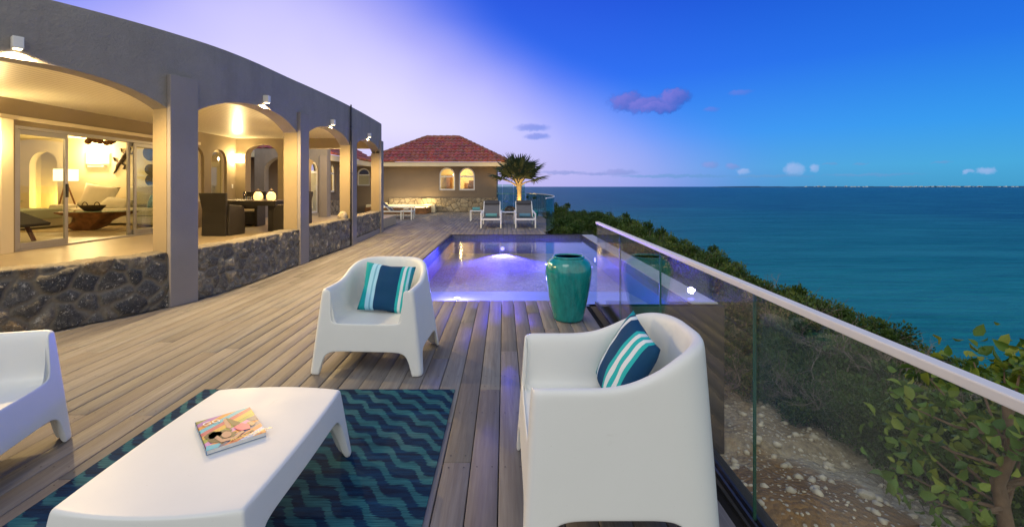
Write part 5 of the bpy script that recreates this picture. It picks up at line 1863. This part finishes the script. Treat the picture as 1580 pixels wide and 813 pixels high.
def tumbler(x, y, lab):
    z = PATZ+.7505
    mb = MB(); mb.lathe([(0, 0), (.032, .001), (.036, .09), (.033, .09), (.030, .01), (0, .008)], x, y, 16)
    mb.v = [(a, b, c+z) for a, b, c in mb.v]
    tag(mb.build('tumbler', M['drinkglass'], smooth=50), lab, 'tumbler')
tumbler(-6.30, 11.25, 'low tumbler on the dining table next to the wine glass')
tumbler(-6.19, 11.22, 'low tumbler on the dining table just left of the first lantern')
tumbler(-5.90, 11.2, 'low tumbler on the dining table between the two lanterns')

mb = MB(); p = fpt(3.9)-fnrm(3.9)*.12
mb.lathe([(0, 0), (.10, .005), (.13, .05), (.10, .12), (.05, .165), (0, .17)], 0, 0, 12)
V = []
for a, b, c in mb.v:
    k = 1+.35*mnoise.noise(Vector((a*9, b*9, c*9)))
    V.append((p.x+a*k*.8, p.y+b*k*1.2, .655+c))
mb.v = V
tag(mb.build('coral_rock', M['coral'], smooth=40), 'pale coral rock lying on the end of the third stone wall', 'rock')

# ------------------------------------------------------------------ living room
def T(name, lab, cat, loc): return world_thing(name, lab, cat, loc)
Z0 = PATZ
def sofa():
    t = T('sofa', 'cream fabric corner sofa along the living room wall', 'sofa', (-10.8, 13.4, Z0))
    rbox([(-12.4, -8.5, 12.75, 14.1, Z0+.06, Z0+.28)], 'base', M['sofa'], t, .03)
    rbox([(-12.3, -11.0, 12.70, 13.6, Z0+.285, Z0+.47)], 'seat_cushion', M['sofa'], t, .05)
    rbox([(-10.98, -9.95, 12.70, 13.6, Z0+.285, Z0+.47)], 'seat_cushion', M['sofa'], t, .05)
    rbox([(-9.93, -8.6, 12.3, 13.6, Z0+.285, Z0+.48)], 'chaise_cushion', M['sofa'], t, .05)
    rbox([(-9.95, -8.55, 12.28, 12.745, Z0+.06, Z0+.28)], 'chaise_base', M['sofa'], t, .03)
    rbox([(-12.4, -8.5, 13.9, 14.25, Z0+.05, Z0+.70)], 'backrest', M['sofa'], t, .06)
    rbox([(-12.65, -12.41, 12.75, 14.2, Z0+.05, Z0+.58)], 'armrest', M['sofa'], t, .06)
sofa()
def pil(x, y, z, w, h, th, rx, ry, rz, mat, lab): cushion((x, y, z), (R(rx), R(ry), R(rz)), w, h, th, mat, lab, n=10)
pil(-11.85, 13.45, Z0+.80, .95, .70, .26, -20, 8, 6, M['sofa'], 'large cream back cushion at the left end of the corner sofa')
pil(-10.75, 13.6, Z0+.80, .95, .68, .26, -18, -4, 0, M['sofa'], 'large cream back cushion in the middle of the corner sofa')
pil(-9.75, 13.65, Z0+.80, .90, .68, .26, -18, 3, 0, M['sofa'], 'large cream back cushion behind the blue cushion on the sofa')
pil(-8.95, 13.6, Z0+.80, .70, .66, .26, -18, 0, 0, M['sofa'], 'cream back cushion at the right end of the sofa, behind the door glass')
pil(-11.15, 13.2, Z0+.60, .80, .42, .22, -52, 6, 0, M['sofa'], 'cream lumbar cushion slumped on the seat of the corner sofa')
pil(-10.05, 13.3, Z0+.68, .55, .45, .18, -25, -10, -10, plain('blue_print', (.22, .34, .40), .95, var=.5, vs=7), 'pale blue patterned cushion on the corner sofa')
def root_table():
    t = T('coffee_table', 'natural teak root table with a woven bowl in the living room', 'coffee table', (-10.3, 11.4, Z0))
    mb = MB()
    n = 28; V = []; Fc = []; rings = [(0, .20), (.1, .30), (.22, .34), (.32, .42), (.40, .52), (.445, .58), (.47, .57)]
    for z, r in rings:
        for k in range(n):
            a = 2*PI*k/n
            q = r*(1+.55*mnoise.noise(Vector((math.cos(a)*1.6, math.sin(a)*1.6, z*5)))+.2*mnoise.noise(Vector((math.cos(a)*5, math.sin(a)*5, z*9))))
            V.append((-10.35+.95*q*math.cos(a)*(1.3)+.55*z, 11.4+q*math.sin(a)*.8, Z0+z))
    for i in range(len(rings)-1):
        for k in range(n): Fc.append((i*n+k, i*n+(k+1) % n, (i+1)*n+(k+1) % n, (i+1)*n+k))
    Fc += [tuple(range(n-1, -1, -1)), tuple((len(rings)-1)*n+k for k in range(n))]
    mb.add(V, Fc); mb.build('root_body', M['rootwood'], t, smooth=40)
    mb = MB(); mb.prism([(-10.05+.72*math.cos(2*PI*k/32)*(1+.12*math.sin(k*1.3)), 11.4+.46*math.sin(2*PI*k/32)*(1+.1*math.cos(k*.9))) for k in range(32)], Z0+.471, Z0+.485); mb.build('glass_top', M['greenglass'], t)
    t = T('bowl', 'woven bowl with two loop handles on the teak root table', 'bowl', (-10.15, 11.35, Z0+.486))
    mb = MB(); mb.lathe([(0, Z0+.487), (.16, Z0+.49), (.24, Z0+.58), (.26, Z0+.62), (.24, Z0+.62), (.15, Z0+.51), (0, Z0+.505)], -10.15, 11.35, 24); mb.build('bowl_body', M['basket'], t, smooth=60)
    for s in (-1, 1):
        mb = MB(); mb.tube([(-10.15+s*.15+.07*math.cos(a), 11.30, Z0+.60+.10*math.sin(a)) for a in [PI*k/8 for k in range(9)]], .012, 6); mb.build('handle', M['basket'], t)
root_table()
mb = MB(); mb.box(-12.2, -9.2, 10.9, 12.9, Z0+.001, Z0+.012)
tag(mb.build('jute_rug', M['jute'], bevel=.004), 'straw coloured jute rug under the teak root table', 'rug')
def floor_lamp():
    x, y = -12.62, 13.25
    t = T('floor_lamp', 'tripod floor lamp with white drum shade beside the sofa', 'floor lamp', (x, y, Z0))
    for k in range(3):
        a = 2*PI*k/3+.5
        mb = MB(); mb.tube([(x+.36*math.cos(a), y+.36*math.sin(a), Z0), (x, y, Z0+1.25)], .022, 8); mb.build('leg', M['rootwood'], t)
    mb = MB(); mb.lathe([(.27, Z0+1.25), (.27, Z0+1.58), (.265, Z0+1.58), (.265, Z0+1.25)], x, y, 28); mb.build('lamp_shade', M['shade'], t, smooth=40)
    lamp('POINT', (x, y, Z0+1.7), 40, WARMW, .1)
floor_lamp()
def room_sconce():
    x, y, z = -12.70, ROOMY, 2.28
    t = T('wall_sconce', 'bright half round wall sconce above the cream sofa', 'wall sconce', (x, y, z))
    mb = MB(); V = []
    for zz in (-.17, .17): V += [(x+.36*math.cos(PI*k/12), y-.02-.13*math.sin(PI*k/12), z+zz) for k in range(13)]
    mb.add(V, [(k, k+1, 14+k, 13+k) for k in range(12)]); mb.build('shade', M['shade'], t, smooth=60)
    mb = MB(); mb.box(x-.25, x+.25, y-.10, y-.002, z-.27, z-.22); mb.build('shelf', M['alu'], t)
    lamp('POINT', (x, y-.30, z+.18), 130, WARMW, .10)
room_sconce()
def gecko():
    x, y, z = -11.9, ROOMY-.03, 2.22
    t = T('gecko_ornament', 'dark metal gecko ornament climbing the wall right of the sconce', 'wall ornament', (x, y, z))
    mb = MB()
    body = [(-.30, -.42), (-.22, -.30), (-.16, -.14), (-.05, .0), (.05, .14), (.12, .27), (.20, .36), (.16, .46)]
    mb.tube([(x+a, y, z+b) for a, b in body], [.02, .03, .05, .075, .08, .06, .055, .03], 8)
    mb.build('body', M['bronze'], t, smooth=50)
    for pts in ([(.1, .2), (-.05, .26), (-.08, .36)], [(.12, .22), (.28, .20), (.33, .28)], [(-.1, -.08), (-.25, -.02), (-.3, .08)], [(-.08, -.08), (.05, -.16), (.02, -.28)]):
        mb = MB(); mb.tube([(x+a, y, z+b) for a, b in pts], [.03, .024, .035], 6); mb.build('leg', M['bronze'], t)
gecko()
for k, (dx, dz, r, mt) in enumerate(((0, .30, .25, 'bronze'), (.42, .28, .30, 'bluedisc'), (-.02, -.22, .17, 'bronze'), (.55, -.18, .32, 'bluedisc'), (.0, -.55, .18, 'bronze'), (.40, -.55, .22, 'bluedisc'))):
    x, z = -11.05+dx, 2.15+dz
    mb = MB(); pts = [(r*math.cos(2*PI*q/24), r*math.sin(2*PI*q/24)) for q in range(24)]
    mb.extr(pts, (x, ROOMY-.003-.012*(k % 2), z), (1, 0, 0), (0, 0, 1), (0, -1, 0), .02)
    lab = ['dark bronze wall disc at the top left of the disc cluster', 'large blue wall disc at the top of the disc cluster', 'small bronze wall disc in the middle left of the cluster', 'largest blue wall disc at the right of the cluster', 'small bronze wall disc lowest left in the cluster', 'small blue wall disc lowest in the cluster'][k]
    tag(mb.build('wall_disc', M[mt], bevel=.006), lab, 'wall disc')
def chandelier():
    x, y = -10.0, 11.4
    t = T('pendant_lamp', 'pendant of brown shell discs hanging from the living room ceiling', 'pendant lamp', (x, y, 2.9))
    mb = MB(); mb.tube([(x, y, 2.899), (x, y, 2.6)], .01, 6); mb.build('cord', M['dark'], t)
    rnd = random.Random(4)
    for k in range(7):
        a = 2*PI*k/7
        mb = MB(); mb.lathe([(0, -.07), (.05, -.05), (.075, 0), (.05, .05), (0, .07)], 0, 0, 12)
        mb.v = [(p+x+.24*math.cos(a), q+y+.24*math.sin(a), r+2.50+.05*(k % 2)) for p, q, r in mb.v]
        mb.build('shell_disc', M['rootwood'], t, smooth=50)
chandelier()
def chaise():
    t = T('chaise', 'low cream daybed under a sage throw behind the left door pane', 'daybed', (-12.8, 11.6, Z0))
    rbox([(-13.6, -11.75, 11.2, 12.5, Z0+.05, Z0+.33)], 'base', M['sofa'], t, .04)
    rbox([(-13.6, -11.72, 11.18, 12.5, Z0+.335, Z0+.50)], 'mattress', M['sofa'], t, .06)
    rbox([(-12.9, -11.69, 11.15, 12.2, Z0+.25, Z0+.515)], 'throw', M['throw'], t, .04)
chaise()
pil(-13.3, 12.1, Z0+.62, .8, .45, .22, -60, 5, 20, M['throw'], 'sage green cushion on the low cream daybed')
def leaf_chair():
    x, y = -9.55, 8.95
    t = T('lounge_chair', 'low lounge chair with a dark blanket and red wood legs behind the door glass', 'lounge chair', (x, y, Z0))
    rbox([(x-.45, x+.15, y-.30, y+.35, Z0+.34, Z0+.44)], 'seat', M['darkbrown'], t, .04)
    mb = MB(); mb.obox((x-.38, y, Z0+.66), (.06, 0, -.02), (0, .33, 0), (-.14, 0, .30)); mb.build('backrest', M['darkbrown'], t, bevel=.03)
    mb = MB(); mb.obox((x+.08, y, Z0+.46), (.36, 0, -.13), (0, .30, 0), (.02, 0, .03)); mb.build('blanket', M['darkbrown'], t, bevel=.02)
    for a in (-.22, .28):
        mb = MB(); mb.tube([(x+.12, y+a, Z0), (x-.05, y+a, Z0+.34)], .04, 8); mb.build('leg', M['redwood'], t)
        mb = MB(); mb.tube([(x-.52, y+a, Z0), (x-.38, y+a, Z0+.34)], .035, 8); mb.build('leg', M['redwood'], t)
leaf_chair()
lamp('POINT', (-14.4, ROOMY+.45, 1.0), 35, (1, .72, .2), .15)
lamp('POINT', (-11.2, 10.2, 2.45), 55, WARMW, .2)
lamp('POINT', (-9.2, 8.0, 2.5), 45, WARMW, .2)

# ------------------------------------------------------------------ vegetation
def leaf_cloud(seed, rx, ry, rz, n, L, clumps=26, spread=.24, up=.6, hollow=.5):
    rs = np.random.RandomState(seed)
    a = rs.uniform(0, 2*np.pi, clumps); t = rs.uniform(-.15, 1, clumps); rr = rs.uniform(hollow, 1.0, clumps)
    c = np.stack([np.cos(a)*np.sqrt(np.clip(1-t*t, 0, 1))*rr*rx, np.sin(a)*np.sqrt(np.clip(1-t*t, 0, 1))*rr*ry, t*rr*rz+rz*.25], 1)
    cs = rs.uniform(.6, 1.3, clumps)
    k = rs.randint(0, clumps, n)
    off = rs.normal(0, 1, (n, 3)); off /= np.linalg.norm(off, axis=1, keepdims=True); off *= (rs.uniform(0, 1, (n, 1))**.5)
    p = c[k] + off*np.array([rx, ry, rz])*spread*cs[k][:, None]
    d = off*.8 + rs.normal(0, .55, (n, 3)) + np.array([0, 0, up]); d /= np.linalg.norm(d, axis=1, keepdims=True)
    s = np.cross(d, rs.normal(0, 1, (n, 3))); s /= np.linalg.norm(s, axis=1, keepdims=True)
    nn = np.cross(s, d)
    l = L*rs.uniform(.6, 1.3, (n, 1)); w = l*.27
    b = p; m1 = p+d*l*.5+s*w+nn*l*.08; m2 = p+d*l*.5-s*w+nn*l*.08; e = p+d*l-nn*l*.08
    V = np.stack([b, m1, e, m2], 1).reshape(-1, 3)
    Fq = np.arange(4*n).reshape(-1, 4)
    clid = rs.rand(clumps)
    lid = np.clip(clid[k]*.6 + rs.rand(n)*.4, 0, 1)
    return V, Fq, lid, c
def shrub_proto(name, lab, cat, group, seed, rx, ry, rz, n, L, mat, twigs=True, clumps=26, hollow=.45, spread=.26):
    V, Fq, lid, c = leaf_cloud(seed, rx, ry, rz, n, L, clumps, hollow=hollow, spread=spread)
    zoff = rz*.25
    V[:, 2] += zoff; c[:, 2] += zoff
    t = thing(name, lab, cat, (0, 0, 0), 0, group)
    np_mesh('foliage', V, Fq, M[mat], t, attrs={'lid': ('FACE', lid)})
    if twigs:
        rnd = random.Random(seed); mb = MB()
        for q in c:
            q = Vector(q); b = Vector((rnd.uniform(-.08, .08), rnd.uniform(-.08, .08), -.25)); mid = b+(q-b)*.5+Vector((rnd.uniform(-.1, .1), rnd.uniform(-.1, .1), -.05))
            mb.tube([b, mid, q], [.022, .014, .005], 5, caps=False)
            for _ in range(2):
                e = q+Vector((rnd.uniform(-.25, .25), rnd.uniform(-.25, .25), rnd.uniform(-.05, .35)))
                mb.tube([mid+(q-mid)*.6, e], [.007, .002], 4, caps=False)
        mb.build('branch', M['twig'], t, smooth=60, fixn=False)
    return t
def dead_proto(name, lab, cat, group, seed, R_, H):
    rnd = random.Random(seed); t = thing(name, lab, cat, (0, 0, 0), 0, group); mb = MB()
    def grow(p, d, L, r, lv):
        pts = [p]; rs = [r]; q = p
        for k in range(4):
            d = (d+Vector((rnd.uniform(-.35, .35), rnd.uniform(-.35, .35), rnd.uniform(-.25, .22)))).normalized()
            q = q+d*L/4; pts.append(q); rs.append(r*(1-.18*(k+1)))
            if lv < 3 and rnd.random() < .85: grow(q, (d+Vector((rnd.uniform(-.9, .9), rnd.uniform(-.9, .9), rnd.uniform(-.3, .6)))).normalized(), L*.62, r*.5, lv+1)
        mb.tube(pts, rs, 4, caps=False)
    for k in range(11):
        a = 2*PI*k/11; grow(Vector((rnd.uniform(-.3, .3), rnd.uniform(-.3, .3), -.1)), Vector((math.cos(a), math.sin(a), .55)).normalized(), R_*rnd.uniform(.6, 1.1), .016, 0)
    mb.build('branch', M['drytwig'], t, fixn=False)
    return t
M['drytwig'] = plain('grey_dry_twig', (.21, .17, .14), .9, var=.3, vs=14)
SG = 'coastal shrubs along the cliff edge'
pr = [shrub_proto('coastal_shrub', 'dense dark green coastal shrub on the cliff edge beyond the railing', 'shrub', SG, 101, .85, .85, .62, 7500, .060, 'leafdark', clumps=34),
      shrub_proto('coastal_shrub', 'dense dark green coastal shrub on the cliff edge beyond the railing', 'shrub', SG, 102, .75, .9, .72, 7000, .066, 'leafdark', clumps=30),
      shrub_proto('coastal_shrub', 'dense dark green coastal shrub on the cliff edge beyond the railing', 'shrub', SG, 103, .95, .8, .55, 7000, .055, 'leafdark', clumps=38)]
gr = shrub_proto('coastal_shrub', 'low grey green coastal shrub just beyond the pool corner', 'shrub', 'grey shrubs beyond the pool corner', 104, .8, .8, .5, 6000, .05, 'leafgrey', clumps=34)
dd = [dead_proto('dry_bush', 'leafless tangled dry bush on the slope below the railing', 'bush', 'dry bushes on the slope', 201, .75, .8),
      dead_proto('dry_bush', 'leafless tangled dry bush on the slope below the railing', 'bush', 'dry bushes on the slope', 202, .65, .8)]
used = set()
def place(pro, x, y, s, rz, dz=0.0, zs=1.0, ztop=None):
    if id(pro) not in used: o = pro; used.add(id(pro))
    else: o = copy_tree(pro)
    o.location = (x, y, ground_z(x, y)+dz); o.rotation_euler = (0, 0, rz); o.scale = (s, s, s*zs)
    return o
rnd = random.Random(17)
# (a) along the cliff edge beside the near slope
for k in range(46):
    y = 3.2 + (k % 23)*.62 + rnd.uniform(-.25, .25)
    row = k//23
    x = 5.35 + .15*math.sin(y) + row*.85 + rnd.uniform(-.25, .25) - (0.35 if y > 9 else 0)
    place(rnd.choice(pr), x, y, rnd.uniform(.85, 1.15), rnd.uniform(0, 6.28), dz=.05 + row*.15 - .55*min(1, max(0, (8.2-y)/2.5)), zs=rnd.uniform(.85, 1.1))
# (b) beside and beyond the pool
for k in range(40):
    y = 9.5 + (k % 20)*1.0 + rnd.uniform(-.35, .35); row = k//20
    x = 4.0 + row*1.05 + rnd.uniform(-.3, .3) + max(0, 13-y)*.12
    if k % 20 > 13: x -= .8
    zz = rnd.uniform(.95, 1.3); s_ = rnd.uniform(.95, 1.3)
    o = place(rnd.choice(pr), x, y, s_, rnd.uniform(0, 6.28), zs=zz)
    o.location.z = .20 - .75*min(1, max(0, (15-y)/5)) + rnd.uniform(-.25, .12) - 1.0*s_*zz - row*.25
for x, y, s in ((2.35, 15.3, .8), (2.75, 14.9, .85), (3.2, 15.6, .9), (2.9, 16.8, .9)):
    o = place(gr, x, y, s, rnd.uniform(0, 6)); o.location.z = -.85*s-.10
for x, y, s, dz in ((2.3, 16.6, 1.0, .75), (2.5, 18.4, 1.0, .8), (3.4, 18, 1.2, .7), (3.0, 20.5, 1.2, .7)):
    o = place(pr[1], x, y, s, rnd.uniform(0, 6)); o.location.z = .12-1.15*s
# (c) green tangle behind the slope, seen through the glass
for x, y, s, dz in ((4.55, 6.6, .8, -.05), (4.75, 5.7, .8, -.05), (4.35, 7.9, .7, 0), (4.0, 8.9, .8, .1), (4.75, 4.9, .7, 0), (3.55, 8.0, .6, -.1), (4.1, 6.9, .75, -.05), (4.35, 6.0, .7, -.05), (4.55, 5.25, .6, -.05), (3.7, 7.5, .65, -.05)):
    place(rnd.choice(pr), x, y, s, rnd.uniform(0, 6), dz=dz)
for x, y, s, dz in ((3.35, 7.2, .8, .1), (3.2, 8.2, .9, .1), (4.2, 6.2, .7, .25),  (5.6, 6.3, 1.0, .5), (5.5, 7.3, 1.0, .55), (5.2, 9.0, 1.0, .5), (4.3, 4.7, .6, 0), (3.0, 9.3, 1.1, .2)):
    place(rnd.choice(dd), x, y, s, rnd.uniform(0, 6), dz=dz)
# (d) fig-like tree at the lower right
def fig_tree():
    x, y = 4.18, 3.85; zb = ground_z(x, y)
    t = thing('fig_tree', 'young fig like tree with large bright green leaves at the right edge', 'tree', (x, y, zb))
    H = -zb
    mb = MB(); mb.tube([(0, 0, -.1), (.02, 0, .35), (-.03, .02, .7), (.06, .0, .95), (.05, .02, 1.35)], [.06, .055, .05, .042, .034], 10); mb.build('trunk', M['bark'], t, smooth=60)
    rnd = random.Random(9); mb = MB(); tips = []
    for k in range(22):
        z = rnd.uniform(.45, 1.35); a = rnd.uniform(0, 6.28); L = rnd.uniform(.35, .8)
        b = Vector((.03, .01, z)); e = b+Vector((math.cos(a)*L, math.sin(a)*L, rnd.uniform(.1, .55)))
        m_ = (b+e)/2+Vector((0, 0, -.05)); mb.tube([b, m_, e], [.018, .012, .005], 5); tips += [e, m_+(e-m_)*.4]
    mb.build('branch', M['bark'], t, smooth=60)
    rs = np.random.RandomState(5); V = []; Fc = []; lid = []
    for e in tips:
        for _ in range(17):
            p = e+Vector(rs.normal(0, .13, 3)); d = Vector(rs.normal(0, .7, 3))+Vector((0, 0, .25)); d.normalize()
            s = d.cross(Vector(rs.normal(0, 1, 3))).normalized(); nn = s.cross(d)
            L = rs.uniform(.055, .15); w = L*.32; o = len(V)
            for f, ww, up in ((0, .15, 0), (.3, .95, .0), (.65, .85, -.02), (1, 0.02, -.12)):
                c = p+d*L*f+nn*up*L
                V += [c-s*w*ww+nn*.18*L*ww, c, c+s*w*ww+nn*.18*L*ww]
            for r in range(3):
                for q in (0, 1): Fc.append((o+r*3+q, o+r*3+q+1, o+r*3+q+4, o+r*3+q+3))
            lid += [float(np.clip(rs.rand()*.8+.1+.15*(p.z > 1.5), 0, 1))]*6
    np_mesh('foliage', [tuple(v) for v in V], Fc, M['leaffig'], t, smooth=True, attrs={'lid': ('FACE', lid)})
    return t
f0 = fig_tree()
f2 = copy_tree(f0); f2.location = (5.25, 4.1, ground_z(4.55, 3.9)-.02); f2.rotation_euler = (0, 0, 2.1); f2.scale = (1.0, 1.0, 1.0); f2['label'] = 'fig like tree farther out whose yellow green crown shows just above the handrail'
f3 = copy_tree(f0); f3.location = (4.75, 4.85, ground_z(4.75, 4.85)-.7); f3.rotation_euler = (0, 0, 4.0); f3.scale = (.8, .8, .8); f3['label'] = 'low leafy fig like sapling on the slope behind the fig tree trunk'

# ------------------------------------------------------------------ stones on the slope
def rock_mesh(seed, n=2):
    bm = bmesh.new(); bmesh.ops.create_icosphere(bm, subdivisions=n, radius=1)
    for v in bm.verts:
        k = 1+.35*mnoise.noise(v.co*1.3+Vector((seed*7, 0, 0)))+.15*mnoise.noise(v.co*3.1+Vector((0, seed*3, 0)))
        v.co = Vector((v.co.x*k, v.co.y*k*.8, v.co.z*k*.6))
    return bm
def rubble():
    rnd = random.Random(23); V = []; Fc = []
    protos = []
    for s in range(5):
        bm = rock_mesh(s, 1); protos.append(([v.co.copy() for v in bm.verts], [tuple(v.index for v in f.verts) for f in bm.faces])); bm.free()
    for k in range(5200):
        y = rnd.uniform(1.2, 9.5); x = rnd.uniform(1.35, 5.4)
        if y > 5.5 and x < 2.8: continue
        dens = .35+.6*(mnoise.noise(Vector((x*.9, y*.9, 4)))+.3)
        if rnd.random() > dens: continue
        r = .010+.055*rnd.random()**4.0
        pv, pf = rnd.choice(protos); a = rnd.uniform(0, 6.28); c, s = math.cos(a), math.sin(a); z = ground_z(x, y)+r*.15; o = len(V)
        V += [(x+r*(p.x*c-p.y*s), y+r*(p.x*s+p.y*c), z+r*p.z) for p in pv]; Fc += [tuple(o+i for i in f) for f in pf]
    o = np_mesh('rubble', V, Fc, M['rock'], smooth=False); tag(o, kind='stuff')
rubble()
rl = [(3.63, 4.62, .085, 'largest pale boulder lying mid slope beside the dark bushes'), (2.75, 3.05, .10, 'pale lumpy boulder low on the slope near the railing base'), (2.35, 3.25, .075, 'grey rounded stone on the brown spoil heap'), (3.05, 3.75, .07, 'oblong tan stone right of the brown spoil heap'), (3.35, 3.3, .11, 'broad flat tan boulder at the bottom of the slope'), (3.55, 3.95, .06, 'small pale stone beside the fig tree trunk'), (2.0, 2.75, .12, 'pale boulder nearest the railing base at the bottom of the photo')]
for k, (x, y, r, lab) in enumerate(rl):
    bm = rock_mesh(k+10, 3); me = bpy.data.meshes.new('boulder'); bm.to_mesh(me); bm.free(); me.materials.append(M['rock'])
    me.polygons.foreach_set('use_smooth', [True]*len(me.polygons))
    o = bpy.data.objects.new('boulder', me); link(o); o.location = (x, y, ground_z(x, y)+r*.25); o.scale = (r, r*.9, r); o.rotation_euler = (0, 0, k*1.3)
    tag(o, lab, 'boulder')

# ------------------------------------------------------------------ render settings
sc.view_settings.view_transform = 'Standard'; sc.view_settings.look = 'None'
sc.view_settings.exposure = 0.12; sc.view_settings.gamma = 1.0; sc.view_settings.use_curve_mapping = False
sc.render.engine = 'CYCLES'
cy = sc.cycles
cy.use_denoising = True
try: cy.denoiser = 'OPENIMAGEDENOISE'
except Exception: pass
cy.max_bounces = 8; cy.diffuse_bounces = 3; cy.glossy_bounces = 4; cy.transmission_bounces = 6; cy.transparent_max_bounces = 16
cy.caustics_reflective = False; cy.caustics_refractive = False
cy.sample_clamp_indirect = 4.0
